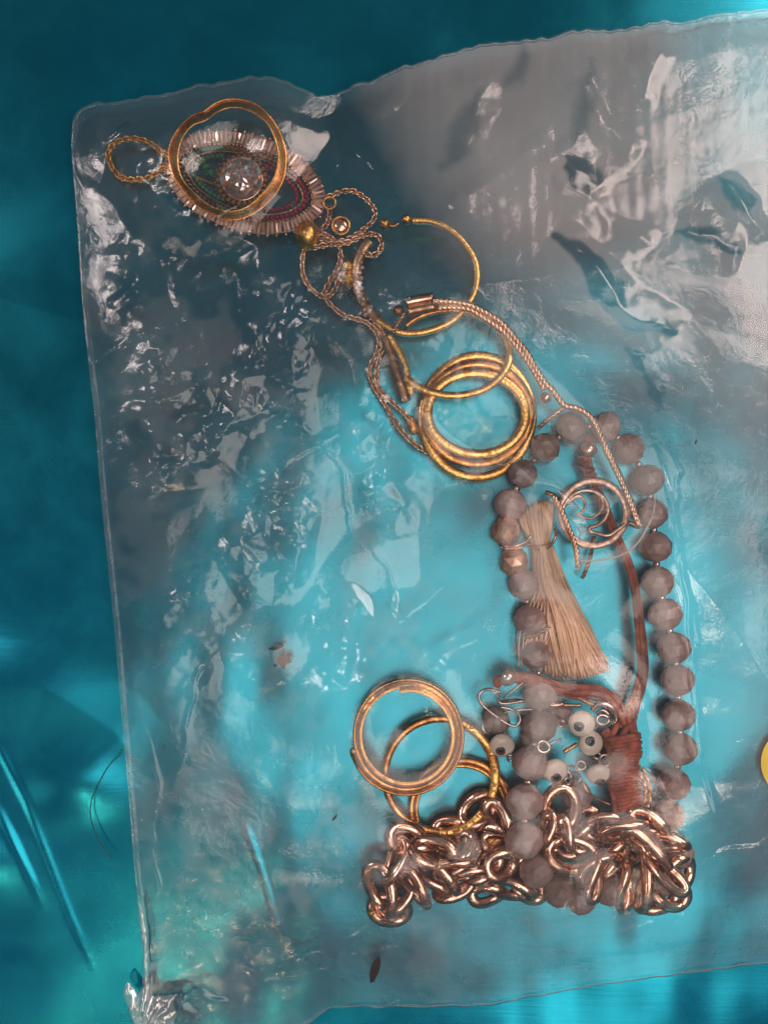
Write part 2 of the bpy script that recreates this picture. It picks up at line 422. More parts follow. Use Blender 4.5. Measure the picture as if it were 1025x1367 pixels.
# ---------------------------------------------------------------- jewellery
def band(name, outer, inner, zo, zi, mat, parent, n=110, t=2.2, bulge=1.2):
    """wide ring band: closed plan outlines, outer edge at height zo(x,y) and inner at zi(x,y)"""
    O = resample(catmull(outer, 200, True), 1, True); I = resample(catmull(inner, 200, True), 1, True)
    def rs(P, n):
        d = np.r_[0, np.cumsum(np.linalg.norm(np.diff(np.vstack([P, P[:1]]), axis=0), axis=1))]; s = np.linspace(0, d[-1], n, endpoint=False)
        Q = np.vstack([P, P[:1]]); return np.stack([np.interp(s, d, Q[:, k]) for k in range(2)], 1)
    O = rs(O, n)
    # match inner by angle around the centre
    c = O.mean(0); aO = np.arctan2(O[:, 1] - c[1], O[:, 0] - c[0])
    aI = np.arctan2(I[:, 1] - c[1], I[:, 0] - c[0]); o_ = np.argsort(aI); aI = aI[o_]; I = I[o_]
    aI = np.r_[aI - 2 * PI, aI, aI + 2 * PI]; I3 = np.vstack([I, I, I])
    Q = np.stack([np.interp(aO, aI, I3[:, k]) for k in range(2)], 1)
    V = []; F = []; prof = [(0, -t), (-0.03, 0), (0.10, bulge * .7), (0.5, bulge), (0.90, bulge * .7), (1.03, 0), (1.0, -t), (0.5, -t)]
    m = len(prof)
    for i in range(n):
        for (u, w) in prof:
            x = O[i, 0] * (1 - u) + Q[i, 0] * u; y = O[i, 1] * (1 - u) + Q[i, 1] * u
            z = (zo(x, y) if callable(zo) else zo) * (1 - u) + (zi(x, y) if callable(zi) else zi) * u + w
            V.append(W(x, y, max(z, 0.3)))
    for i in range(n):
        j = (i + 1) % n
        for q in range(m):
            r = (q + 1) % m; F.append((i * m + q, j * m + q, j * m + r, i * m + r))
    return mesh_obj(name, V, F, mat, parent, sharp=40)

def wire(name, pts, r, mat, parent, n=60, closed=False, z=10, nseg=10, prof=None, up=None, wob=0.0):
    P = path3(pts, n, closed, z)
    if wob: P = [p + Vector((random.uniform(-wob, wob), random.uniform(-wob, wob), random.uniform(-wob, wob))) * S for p in P]
    V, F = sweep(P, prof or circ(r, nseg), closed, up)
    return mesh_obj(name, V, F, mat, parent, sharp=32 if prof else None)

# --- dented wide ring, top left
t = thing('dented_ring', 'wide copper-gold ring with a dent, lying over the crystal eye pendant', 'ring', 305, 215, 'gold rings in the bag')
outer = [(226,198),(239,171),(258,154),(272,149),(286,139),(301,133),(321,133),(344,141),(366,163),(379,192),(382,217),(376,245),(360,268),(337,286),(309,294),(286,288),(262,274),(243,253),(229,229)]
inner = [(239,198),(247,179),(258,167),(274,161),(288,151),(305,144),(325,145),(344,154),(360,169),(370,194),(372,214),(366,237),(352,257),(335,273),(317,281),(298,281),(278,273),(258,256),(245,241),(238,221)]
band('band', outer, inner, 26, 34, GOLD2, t, 150, 2.0, 0.6)
wire('outer_rim', [(p[0], p[1], 28) for p in outer], 1.2, GOLD, t, 200, True, nseg=6)
wire('inner_rim', [(p[0], p[1], 35) for p in inner], 1.1, GOLD, t, 200, True, nseg=6)

# --- eye pendant of crystals
t = eye = thing('eye_pendant', 'large eye-shaped pendant fringed with baguette crystals around a round crystal', 'pendant', 328, 246)
EA = math.radians(17); ec = (327, 244)
def almond(u, a, b, p=1.35):
    cu, su = math.cos(u), math.sin(u)
    x = a * math.copysign(abs(cu) ** 0.93, cu); y = b * math.copysign(abs(su) ** p, su)
    return (ec[0] + x * math.cos(EA) - y * math.sin(EA), ec[1] + x * math.sin(EA) + y * math.cos(EA))
def baguette_mesh():
    l, w, h = 8.5, 2.5, 3.2
    V = [Vector((x * l, y * w, 0)) * S for x, y in ((-1,-1),(1,-1),(1,1),(-1,1))] + [Vector((x * l, y * w, h * .6)) * S for x, y in ((-1,-1),(1,-1),(1,1),(-1,1))] + [Vector((x * l * .78, y * w * .45, h)) * S for x, y in ((-1,-1),(1,-1),(1,1),(-1,1))]
    F = [(3,2,1,0)]
    for b in (0, 4):
        for i in range(4): F.append((b + i, b + (i + 1) % 4, b + 4 + (i + 1) % 4, b + 4 + i))
    F.append((8,9,10,11))
    me = bpy.data.meshes.new('baguette_stone'); me.from_pydata(V, [], F); me.materials.append(BAGU); return me
bm_ = baguette_mesh()
fine = [almond(2 * PI * i / 720, 103, 56, 1.15) for i in range(720)]
Q = resample(np.array(fine), 5.6, True)
prongs = []
for i, (x, y) in enumerate(Q):
    x2, y2 = Q[(i + 1) % len(Q)]; x1, y1 = Q[i - 1]
    ang = math.atan2(-(y2 - y1), x2 - x1) + PI / 2
    ang += random.uniform(-.09, .09)
    lift = random.uniform(8, 11)
    R = Euler((random.uniform(-.35, .35), random.uniform(-.18, .18), ang)).to_matrix()
    inst('baguette_stone', bm_, t, W(x, y, lift), R, (random.uniform(.82, 1.08), random.uniform(.85, 1.05), 1))
    ox, oy = math.cos(ang), -math.sin(ang)
    if (x - ec[0]) * ox + (y - ec[1]) * oy < 0: ox, oy = -ox, -oy
    if i % 2 == 0: prongs.append(sphere(W(x + ox * 10, y + oy * 10, 12), random.uniform(1.9, 2.5), 8, 6))
    prongs.append(sphere(W(x - ox * 9.5, y - oy * 9.5, 12.5), random.uniform(1.7, 2.3), 8, 6))
V, F = join(prongs); tag(mesh_obj('prongs', V, F, ROSE, t), kind='stuff')
# frame rails
for a, b in ((110, 62), (95, 48), (80, 37)):
    wire('frame_rail', [almond(2 * PI * i / 60, a, b, 1.15) for i in range(60)], 1.5, BRONZE, t, 180, True, z=8, nseg=6)
# inner coloured rows
def stone(c, r, h=1.0):
    V = [Vector(c) + Vector((r * math.cos(2 * PI * k / 8), r * math.sin(2 * PI * k / 8), 0)) * S for k in range(8)]
    V += [Vector(c) + Vector((.6 * r * math.cos(2 * PI * (k + .5) / 8), .6 * r * math.sin(2 * PI * (k + .5) / 8), r * .55 * h)) * S for k in range(8)]
    F = [tuple(range(8, 16))]
    for k in range(8): F += [(k, (k + 1) % 8, 8 + k), ((k + 1) % 8, 8 + (k + 1) % 8, 8 + k)]
    return V, F
fine = np.array([almond(2 * PI * i / 720, 85, 42, 1.15) for i in range(720)])
rows = {'plum_stone_row': [], 'blue_stone_row': [], 'green_stone_row': [], 'champagne_stone_row': []}
pr = []
for (x, y) in resample(fine, 6.6, True):
    key = 'plum_stone_row' if (x > 352 and y > 232) else 'blue_stone_row' if x < 290 and y > 215 else 'champagne_stone_row' if x > 300 else 'green_stone_row'
    rows[key].append(stone(W(x, y, 10), 3.3)); pr.append(sphere(W(x + 3, y + 3, 12), 1.3, 6, 4)); pr.append(sphere(W(x - 3, y - 3, 12), 1.3, 6, 4))
for (x, y) in resample(np.array([almond(2 * PI * i / 720, 72, 31, 1.1) for i in range(720)]), 6.2, True):
    if (x - 322) ** 2 + (y - 238) ** 2 < 36 ** 2: continue
    key = 'plum_stone_row' if x > 335 else 'green_stone_row'
    rows[key].append(stone(W(x, y, 10), 3.0)); pr.append(sphere(W(x + 3, y - 3, 12), 1.1, 6, 4))
# halo round the centre stone
for k in range(26):
    a = 2 * PI * k / 26; x, y = 323 + 32 * math.cos(a), 240 + 32 * math.sin(a)
    rows['champagne_stone_row'].append(stone(W(x, y, 13), 3.4)); pr.append(sphere(W(323 + 36.5 * math.cos(a + .12), 240 + 36.5 * math.sin(a + .12), 14), 1.6, 6, 4))
for k in range(9):
    rows['green_stone_row'].append(stone(W(268 + random.uniform(0, 24), 212 + random.uniform(0, 20), 9), 3.6))
for k, mm in (('plum_stone_row', RUBY), ('blue_stone_row', SAPH), ('green_stone_row', EMER), ('champagne_stone_row', AMBER)):
    V, F = join(rows[k]); tag(mesh_obj(k, V, F, mm, t, smooth=False), kind='stuff')
V, F = join(pr); tag(mesh_obj('small_prongs', V, F, ROSE, t), kind='stuff')
wire('halo_ring', ell(323, 240, 27, 27), 2.2, ROSE, t, 60, True, z=12, nseg=6)
wire('cross_bar', [(262, 236), (276, 242), (290, 248)], 2.4, BRONZE, t, 10, z=9, nseg=6)
# round brilliant
def brilliant(c, r, h):
    V = []; F = []; n = 16
    rings = [(1.0, 0.0, 0), (1.0, .10, 0), (.80, .38, .5), (.56, .55, 0)]
    for (s, z, o) in rings:
        for k in range(n): V.append(Vector(c) + Vector((r * s * math.cos(2 * PI * (k + o) / n), r * s * math.sin(2 * PI * (k + o) / n), h * z + (random.uniform(-.05, .05) * h if 0 < s < 1 else 0))) * S)
    for j in range(3):
        for k in range(n):
            a = j * n + k; b = j * n + (k + 1) % n
            F += [(a, b, a + n), (b, b + n, a + n)]
    b = len(V); V.append(Vector(c) + Vector((0, 0, h * .40)) * S)
    for k in range(n): F.append((3 * n + k, 3 * n + (k + 1) % n, b))
    return V, F
V = []; F = []; nr, nn_ = 6, 20
for j in range(nr + 1):
    for k in range(nn_):
        rr = 28 * (1 - j / nr * .97); a = 2 * PI * (k + .5 * (j % 2)) / nn_
        V.append(W(322, 237, 14) + Vector((rr * math.cos(a), rr * math.sin(a), 13 * math.sin(j / nr * PI * .5) + (random.uniform(-1.3, 1.3) if j else 0))) * S)
for j in range(nr):
    for k in range(nn_):
        a = j * nn_ + k; b = j * nn_ + (k + 1) % nn_
        F += [(a, b, a + nn_), (b, b + nn_, a + nn_)] if j % 2 == 0 else [(a, b, b + nn_), (a, b + nn_, a + nn_)]
F.append(tuple(nr * nn_ + k for k in range(nn_)))
mesh_obj('centre_stone', V, F, CRYST, t, smooth=False)

# --- wire chains with tiny links
def link_chain(name, pts, parent, mat, r=3.6, pitch=4.3, tube=1.15, z=8, closed=False, n=200):
    r *= 1.18; pitch *= 1.25; tube *= 1.08
    P = catmull([(p[0], p[1], p[2] if len(p) > 2 else z) for p in pts], n, closed)
    P = resample(P, pitch, closed); P = [W(*p) for p in P]
    base, bf = torus_local(r * 1.05, r * .82, tube, 8, 5)
    parts = []
    for i, (p, tt, nn, bb) in enumerate(frames(P, closed)):
        roll = (PI / 2 if i % 2 else 0) + PI / 4 + random.uniform(-.25, .25)
        nn2 = nn * math.cos(roll) + bb * math.sin(roll); b2 = tt.cross(nn2)
        parts.append(([p + tt * v.x + b2 * v.y + nn2 * v.z for v in base], bf))
    V, F = join(parts)
    return tag(mesh_obj(name, V, F, mat, parent), kind='stuff')
def rope(name, pts, parent, mat, r=3.2, z=8, n=200, turns=0.052, strands=3):
    P = catmull([(p[0], p[1], p[2] if len(p) > 2 else z) for p in pts], n)
    P = resample(P, 1.7); PW = [W(*p) for p in P]; fr = frames(PW); parts = []
    for s in range(strands):
        path = []
        for i, (p, tt, nn, bb) in enumerate(fr):
            a = 2 * PI * s / strands + 2 * PI * turns * i * 1.7
            path.append(p + (nn * math.cos(a) + bb * math.sin(a)) * (r * .5 * S))
        parts.append(sweep(path, circ(r * .46, 6)))
    V, F = join(parts); return tag(mesh_obj(name, V, F, mat, parent), kind='stuff')

t = thing('box_chain_necklace', 'fine gold box chain looping out from under the eye pendant and tangled below it', 'necklace', 460, 350)
link_chain('links', [(236,214),(216,202),(199,190),(180,185),(158,189),(146,202),(148,219),(160,235),(178,240),(199,237),(216,226),(240,220)], t, GOLD, 4.2, 4.6, 1.4, z=10)
link_chain('links', [(440,262),(456,256),(471,255),(485,263),(497,275),(501,287),(495,298),(483,308),(467,318),(452,322),(428,320),(413,325),(405,339),(404,363),(411,380),(423,392),(436,396),(446,388),(452,374),(458,362)], t, FINECHAIN, 3.9, 4.4, 1.35, z=14)
link_chain('links', [(432,392),(436,384),(442,372),(448,363),(454,347),(453,330),(440,316),(428,312),(418,318)], t, FINECHAIN, 3.9, 4.4, 1.35, z=18)
link_chain('links', [(420,330),(440,326),(462,324),(487,314),(503,314),(509,326),(505,337),(495,341),(486,336)], t, FINECHAIN, 4.2, 4.5, 1.4, z=21)
link_chain('links', [(436,396),(438,403),(446,411),(458,420),(473,425),(486,429),(496,436),(506,454),(501,474),(493,492),(496,509),(508,530),(521,552),(536,575),(554,593),(569,603)], t, FINECHAIN, 3.8, 4.4, 1.3, z=9)
link_chain('links', [(496,430),(508,441),(513,456),(507,476),(503,497),(506,517),(521,535),(538,550),(547,560)], t, FINECHAIN, 3.8, 4.4, 1.3, z=15)
link_chain('links', [(424,308),(436,300),(440,285),(440,276)], t, ROSE, 3.6, 4.4, 1.3, z=15)
V, F = sweep([W(546, 556, 14), W(548, 562, 14), W(552, 570, 14), W(554, 580, 14)], rrect(10, 8)); mesh_obj('clasp', V, F, GOLD2, t)
o = wire('jump_ring', ell(440, 271, 8, 8), 1.7, GOLD, t, 30, True, z=17)
wire('bezel_ring', ell(455, 301, 11.5, 11.5), 1.6, GOLD, t, 30, True, z=24)
V, F = sphere(W(455, 301, 19), 10.5, 20, 8, 1, 1, .35); mesh_obj('bezel_disc', V, F, ROSE, t)

def single(name, V, F, mat, label, cat, group=None, smooth=True, kind=None):
    return tag(mesh_obj(name, V, F, mat, None, smooth), label, cat, group, kind)
V, F = sphere(W(411, 314, 18), 17.5, 24, 16, .95, 1.15, 1)
single('gold_ball', V, F, GOLD, 'shiny hollow gold ball beside the lower tip of the crystal eye pendant', 'ball')
t = thing('stud_earring', 'small faceted gold stud with two blunt points touching the tangled chain', 'earring', 464, 366)
V, F = brilliant(W(464, 357, 16), 10, 14); mesh_obj('upper_point', V, F, GOLD, t, False)
V, F = brilliant(W(466, 374, 14), 10.5, 15); mesh_obj('lower_point', V, F, GOLD, t, False)
wire('post', [(460, 352, 12), (468, 382, 12)], 2.5, GOLD2, t, 6)

# --- thin ring with ball ends
t = thing('ball_end_ring', 'thin gold hoop ring with small ball ends and a dark stone-set left side', 'ring', 556, 370, 'gold rings in the bag')
pts = [(551,294,13),(578,296,14),(602,308,15),(621,327,16),(635,353,17),(635,384,18),(621,411,20),(602,429,21),(575,441,21),(547,445,20),(524,440,19),(504,427,17)]
wire('hoop', pts, 4, GOLD, t, 120, prof=domed(8.5, 9, .3), up=Vector((0, 0, 1)))
wire('stone_bar', [(504,427,17),(490,410,16),(480,392,16),(475,372,16),(478,349,17),(487,330,18),(494,322,18)], 5.5, BRONZE, t, 40, prof=domed(12, 9, .3), up=Vector((0, 0, 1)))
sb = [stone(W(482 + (random.random() - .5) * 4 + (14 if k > 8 else 0) * 0 + (0 if k < 6 else (k - 6) * 1.6), 350 + k * 7, 21), 3.0) for k in range(11)]
V, F = join(sb); tag(mesh_obj('set_stones', V, F, BAGU, t, False), kind='stuff')
V, F = join([sphere(W(543, 293, 13), 7, 14, 10, 1, 1, 1, .05)]); mesh_obj('end_ball', V, F, GOLD, t)
V, F = join([sphere(W(514, 299, 13), 7.5, 14, 10, 1, 1, 1, .05)]); mesh_obj('end_ball', V, F, GOLD, t)
wire('neck', [(532,298,12),(526,302,12),(520,301,12)], 3.2, BRONZE, t, 6)

# --- second thin ring
t = thing('open_ring', 'narrow polished gold ring overlapping the stack of three bands', 'ring', 603, 470, 'gold rings in the bag')
wire('hoop', [(p[0], p[1], 30 + 10 * (p[1] - 470) / 58) for p in ell(603, 471, 77, 57, 3, 48, -70, 140)], 4, GOLD, t, 100, prof=domed(9.5, 9, .3), up=Vector((0, 0, 1)))
wire('rear_hoop', [(p[0], p[1], 20) for p in ell(603, 471, 77, 57, 3, 30, 215, 292)], 4, GOLD2, t, 60, prof=domed(7, 8, .3), up=Vector((0, 0, 1)))
wire('bevelled_bar', [(519,448,28),(529,463,28),(538,480,29),(544,500,30),(549,526,30)], 4, GOLD, t, 30, prof=domed(8, 6, .3), up=Vector((0, 0, 1)))
wire('dark_side', [(514,450,20),(520,470,20),(528,492,20),(535,515,20),(543,536,20)], 5, BRONZE, t, 30, prof=domed(13, 16, .2), up=Vector((0, 0, 1)))

# --- three stacked bands: one closed ring each
def tilt_ring(name, label, cx, cy, rx, ry, w, h, z0, slope, mat, rot=0):
    t = thing(name, label, 'ring', cx, cy, 'gold rings in the bag')
    pts = []
    for (x, y) in ell(cx, cy, rx - w / 2, ry - w / 2, rot, 60):
        pts.append((x, y, z0 + slope * (y - cy)))
    P = path3(pts, 180, True)
    out = P if False else P
    prof = domed(w, h)
    V, F = sweep(P, prof, True, Vector((0, 0, 1))); mesh_obj('band', V, F, mat, t, sharp=30)
    # fine engraved lip on the inner wall
    wire('inner_lip', [(cx + (x - cx) * (1 - 3.2 / (rx)), cy + (y - cy) * (1 - 3.2 / (ry)), z + h * .2) for x, y, z in pts], 1.1, GOLD2, t, 160, True, nseg=6)
    return t
tilt_ring('band_ring', 'outermost and lowest gold band of the stack of three', 637, 556, 79, 87, 12, 11, 9, 0.02, GOLD, 5)
tilt_ring('band_ring', 'middle gold band of the stack of three, between the other two', 637, 553, 76, 72, 11, 11, 19, 0.03, GOLD2, -6)
tilt_ring('band_ring', 'innermost and topmost gold band of the stack of three', 636, 552, 71, 60, 12, 10, 29, 0.03, GOLD, 4)

# --- lower rings
t = thing('spiral_ring', 'wide coiled band ring with one rounded open end, topmost of the lower rings', 'ring', 544, 982, 'gold rings in the bag')
sp = []
for k in range(0, 118):
    a = math.radians(165 - k * 5.35)      # starts at the left, runs under the bottom
    u = k / 117
    R = 79 - 6 - 10.5 * u
    sp.append((543 + 2 * u + R * math.cos(a), 983 - 1 * u + (R * 1.035) * math.sin(a) * 1.0, 30 + 4 * u))
wire('coil', sp, 5, GOLD2, t, 240, prof=[(x, y - .5 * x) for x, y in domed(12, 9)], up=Vector((0, 0, 1)))
V, F = sphere(W(sp[0][0], sp[0][1], 30), 6, 14, 10, .95, 1, 1); mesh_obj('rounded_end', V, F, GOLD2, t)
wire('edge_line', [(p[0] + (p[0] - 543) * .055, p[1] + (p[1] - 983) * .055, p[2] + 5) for p in sp[3:72]], 1.0, GOLD, t, 160, nseg=6)
wire('edge_line', [(p[0] - (p[0] - 543) * .085, p[1] - (p[1] - 983) * .085, p[2] + 5) for p in sp[50:]], 1.0, GOLD, t, 160, nseg=6)
t = thing('diamond_cut_ring', 'gold ring with notched diamond-cut right side, threaded under the coiled ring', 'ring', 588, 1036, 'gold rings in the bag')
wire('plain_half', ell(588, 1035, 74, 76, 0, 40, 68, 303), 5, GOLD2, t, 100, z=19, prof=domed(10, 10, .3), up=Vector((0, 0, 1)))
P = path3(ell(588, 1036, 73, 76, 0, 60, -62, 92), 130, False, 22)
fr = frames(P, False, Vector((0, 0, 1))); V = []; F = []; pf = domed(12, 10)
CUT = []
while len(CUT) < 200: CUT += [len(CUT) % 2 == 0 and random.random() < .8] * random.choice((1, 2, 2, 3, 5))
for i, (p, tt, nn, bb) in enumerate(fr):
    cut = CUT[i]; s = 1 + .05 * (1 if cut else -1)
    for (a, c) in pf: V.append(p + bb * (a * s * S) + nn * ((c + (1.4 if cut and a > 0 else 0)) * S))
m = len(pf)
for i in range(len(fr) - 1):
    for q in range(m): F.append((i * m + q, i * m + (q + 1) % m, (i + 1) * m + (q + 1) % m, (i + 1) * m + q))
F.append(tuple(range(m - 1, -1, -1))); F.append(tuple((len(fr) - 1) * m + q for q in range(m)))
mesh_obj('notched_half', V, F, GOLD, t, sharp=28)
V, F = sphere(W(629, 970, 24), 4.5, 10, 8); mesh_obj('end_knob', V, F, GOLD, t)
t = thing('plain_ring', 'plain bronze-gold ring lying lowest, behind the notched ring and partly under the chain', 'ring', 615, 1082, 'gold rings in the bag')
wire('band', ell(615, 1080, 66, 65, 0, 60), 5, GOLD2, t, 140, True, z=9, prof=domed(10, 12, .3), up=Vector((0, 0, 1)))
wire('inner_face', ell(615, 1080, 59, 58, 0, 60), 3, GOLD, t, 140, True, z=8, prof=domed(5, 9, .3), up=Vector((0, 0, 1)))

# --- bead necklace
def bead_mesh(name, mat, r=22.5, h=19.5, n=12, jit=0.0):
    V = []; F = []; rings = [(-1, .30), (-.78, .66), (-.32, .97), (.32, .97), (.78, .66), (1, .30)]
    for j, (z, s) in enumerate(rings):
        for k in range(n):
            a = 2 * PI * (k + .5 * (j % 2)) / n; q = 1 + random.uniform(-jit, jit)
            V.append(Vector((h * z * q, r * s * q * math.cos(a), r * s * q * math.sin(a))) * S)
    for j in range(len(rings) - 1):
        for k in range(n):
            a, b = j * n + k, j * n + (k + 1) % n; c, d = a + n, b + n
            if j % 2 == 0: F += [(a, b, c), (b, d, c)]
            else: F += [(a, b, d), (a, d, c)]
    F.append(tuple(reversed(range(n)))); F.append(tuple((len(rings) - 1) * n + k for k in range(n)))
    me = bpy.data.meshes.new(name); me.from_pydata(V, [], F); me.materials.append(mat); return me
BM = [bead_mesh('bead', m_, 22.5, 19.5, 11 + (i_ % 2), .028) for i_, m_ in enumerate((BEAD, BEAD2, BEAD, BEAD3, BEAD))]
NUG = bead_mesh('nugget_bead', COPPERBEAD, 20, 18, 9, .11)
SPV, SPF = sphere((0, 0, 0), 5, 10, 8); spm = bpy.data.meshes.new('spacer_bead'); spm.from_pydata(SPV, [], SPF); spm.shade_smooth(); spm.materials.append(STEEL)
t = necklace = thing('bead_necklace', 'loop of faceted mauve-grey beads with tiny metal spacers and two copper nuggets', 'necklace', 800, 880)
right = [(728,597,20,.9),(763,570,20,1),(809,569,20,.93),(839,599,21,1),(864,641,22,1),(870,685,22,.97),(874,730,22,1),(877,777,22,1.02),(887,820,22,1.04),(899,865,22,1.02),(904,908,22,1.02),(905,955,22,1.03),(908,1000,22,1.05),(899,1047,22,1.02),(891,1089,22,1.03),(905,1140,18,.95),(878,1178,16,.95)]
left = [(728,597,20,.9),(697,632,21,.92),(681,673,22,1),(675,709,22,-1),(686,749,22,-1),(698,780,22,.96),(707,827,22,1),(714,873,21,1),(721,925,26,1.08),(719,969,28,1.06),(708,1019,34,1.08),(700,1070,42,1.12),(699,1122,46,1.15),(716,1162,34,1.08),(746,1189,22,1.02),(775,1198,20,1),(812,1186,20,1.05),(846,1180,16,1)]
def string_beads(L, skip0=False):
    for i, (x, y, z, s) in enumerate(L):
        a = L[max(i - 1, 0)]; b = L[min(i + 1, len(L) - 1)]
        ang = math.atan2(-(b[1] - a[1]), b[0] - a[0])
        R = Euler((0, 0, ang + random.uniform(-.12, .12))).to_matrix() @ Euler((random.uniform(0, 6), random.uniform(-.1, .1), 0)).to_matrix()
        if not (skip0 and i == 0):
            if s < 0: inst('nugget_bead', NUG, t, W(x, y, z), R, (1.02, .98, 1))
            else: inst('bead', BM[(i * 3 + i // 4) % 5], t, W(x, y, z), R, (s, s, s * random.uniform(.95, 1.02)))
        if i < len(L) - 1:
            n = L[i + 1]; gap = math.dist((x, y), (n[0], n[1]))
            if gap > 36:
                f = .5; inst('spacer_bead', spm, t, W(x + (n[0] - x) * f, y + (n[1] - y) * f, z + 3 + (n[2] - z) * f), None, (1, 1, 1))
string_beads(right); string_beads(left, True)
for (x, y, z, s) in ((769,1061,20,.95),(662,962,18,.85),(746,952,14,.8),(713,985,12,.8)): inst('bead', BM[1], t, W(x, y, z), Euler((.3, .2, 1.1)).to_matrix(), (s, s, s))

# --- tassel
t = thing('thread_tassel', 'cream thread tassel hanging from a copper jump ring at the copper nuggets', 'tassel', 740, 800)
parts = []
for k in range(150):
    u = random.random(); x0 = 691 + 47 * u; y0 = 694 - 24 * math.sin(u * PI * .62 + .15) + random.uniform(-3, 3)
    x1 = 707 + 26 * u; zz = 24 + 12 * math.sin(u * PI) * random.random()
    P = path3([(x0, y0, zz * .7), ((x0 + x1) / 2 + random.uniform(-1, 1), (y0 + 722) / 2, zz + 3), (x1, 724, zz), (x1 + 4, 736, zz * .8)], 8)
    parts.append(sweep(P, circ(random.uniform(.9, 1.5), 4)))
V, F = join(parts); tag(mesh_obj('head_threads', V, F, THREAD, t), kind='stuff')
parts = []
for k in range(520):
    u = random.random(); lay = random.random()
    x0 = 711 + 26 * u; zz = 6 + 26 * lay * math.sin(PI * (u * .9 + .05)) + 4
    w = u + random.gauss(0, .05)
    x3 = 727 + 80 * w; y3 = 897 + 8 * math.sin(w * 3) - 5 * w + random.uniform(-5, 5)
    xm1 = 716 + 36 * u + random.gauss(0, 2.4); xm2 = 723 + 60 * (u * .6 + w * .4) + random.gauss(0, 4)
    P = path3([(x0, 728, zz + 5), (xm1, 778, zz + 6), (xm2, 838, zz + 2), (x3, y3, max(3, zz * .8))], 14)
    parts.append(sweep(P, circ(random.uniform(.9, 1.6), 4)))
for k in range(16):
    x3 = 692 + k * 2.4 + random.uniform(-3, 3)
    P = path3([(712 + k, 732, 26), (715 + k * 2.2, 780, 30), (706 + k * 3 - (14 if k % 2 else 0), 840, 30), (x3, 888 + random.uniform(-6, 8), 26)], 20)
    parts.append(sweep(P, circ(.9, 4)))
for k in range(14):
    x3 = 800 + random.uniform(-12, 16)
    P = path3([(735, 736, 26), (752 + random.uniform(-3, 6), 790, 32), (775 + random.uniform(-8, 9), 845, 28), (x3, 890 + random.uniform(-12, 10), 16)], 20)
    parts.append(sweep(P, circ(.8, 4)))
V, F = join(parts); tag(mesh_obj('skirt_threads', V, F, THREAD, t), kind='stuff')
wire('jump_ring', [(712,730,34),(722,734,38),(734,728,36),(741,716,32),(741,706,26)], 2.0, ROSE, t, 30)
wire('loop_wire', [(667,726,28),(675,730,34),(690,728,38),(703,722,38),(708,716,36)], 2.2, ROSE, t, 30)
wire('loop_wire', [(668,731,28),(680,733,34),(694,731,38),(706,727,36),(714,730,34)], 1.7, ROSE, t, 30)

# --- moon and wave pendant on wheat chain
t = thing('wave_pendant_necklace', 'rose-gold wheat chain necklace with a round open pendant of curling waves and a barrel clasp', 'necklace', 760, 600)
pd = bpy.data.objects.new('round_pendant', None); C.objects.link(pd); pd.parent = t; pd.location = W(793, 685, 0) - wloc(t)
FR = rrect(9, 6, .25); UP = Vector((0, 0, 1))
wire('pendant_ring', ell(792, 685, 43.5, 43.5), 4, PENDANT, pd, 100, True, z=30, prof=domed(9, 6), up=UP)
def zz(p): return (640 + p[0] / 4.659, 640 + p[1] / 4.659, 32)
wire('wave', [zz(p) for p in ((505,215),(530,150),(580,95),(650,68),(725,80),(780,125),(798,190),(775,250),(725,288),(685,300),(690,325),(740,338),(800,348),(860,310),(905,275))], 3, PENDANT, pd, 90, prof=domed(5, 5, .3), up=UP)
wire('wave', [zz(p) for p in ((560,125),(610,100),(645,125),(655,175),(630,205),(610,215),(650,238),(700,240),(745,205),(765,160),(755,110),(720,85))], 2, PENDANT, pd, 80, prof=domed(3.6, 4, .3), up=UP)
wire('wave', [zz(p) for p in ((540,150),(590,110),(625,102))], 2, PENDANT, pd, 20, prof=domed(5.5, 4, .3), up=UP)
wire('lug', [(741,662,30),(734,659,30),(728,657,28)], 3, BRONZE, pd, 8)
wire('lug', [(838,697,30),(847,702,28),(853,703,26)], 3, BRONZE, pd, 8)
rope('chain_strand', [(580,402),(602,403),(625,407),(648,417),(670,432),(688,453),(703,471),(716,494),(728,512),(738,522),(753,541),(769,545),(789,558),(806,593),(826,633),(843,672),(853,703)], t, FINECHAIN, 4.6, z=46)
rope('chain_strand', [(585,411),(622,412),(648,426),(672,443),(692,466),(706,486),(718,506),(726,520)], t, FINECHAIN, 4.6, z=44)
rope('chain_strand', [(806,597),(818,622),(834,656),(846,688),(851,702)], t, FINECHAIN, 3.6, z=46)
rope('chain_strand', [(753,543),(743,551),(730,561),(718,572)], t, ROSE, 3.0, z=44)
rope('chain_strand', [(738,662),(746,676),(759,706),(768,732),(771,757)], t, FINECHAIN, 4.2, z=40)
rope('chain_strand', [(792,716),(790,732),(785,752),(777,772)], t, BRONZE, 3.2, z=14)
rope('chain_strand', [(700,850),(716,847),(733,836)], t, BRONZE, 3.6, z=46)
V, F = sphere(W(728, 531, 44), 7.5, 16, 12); mesh_obj('end_ball', V, F, ROSE, t)
V, F = sweep(path3([(542,404,40),(555,401,40),(578,397,40)], 10), circ(7, 14)); mesh_obj('barrel_tube', V, F, ROSE, t)
V, F = sweep(path3([(545,416,38),(558,413,38),(581,409,38)], 10), circ(7, 14)); mesh_obj('barrel_tube', V, F, BRONZE, t)
wire('barrel_collar', [(577,395,42),(579,403,46),(581,412,40)], 2.6, ROSE, t, 10)
V, F = sphere(W(532, 415, 34), 7.5, 16, 12); mesh_obj('end_ball', V, F, BRONZE, t)
rope('chain_strand', [(541,418),(534,428),(528,438),(524,444)], t, ROSE, 3, z=36)

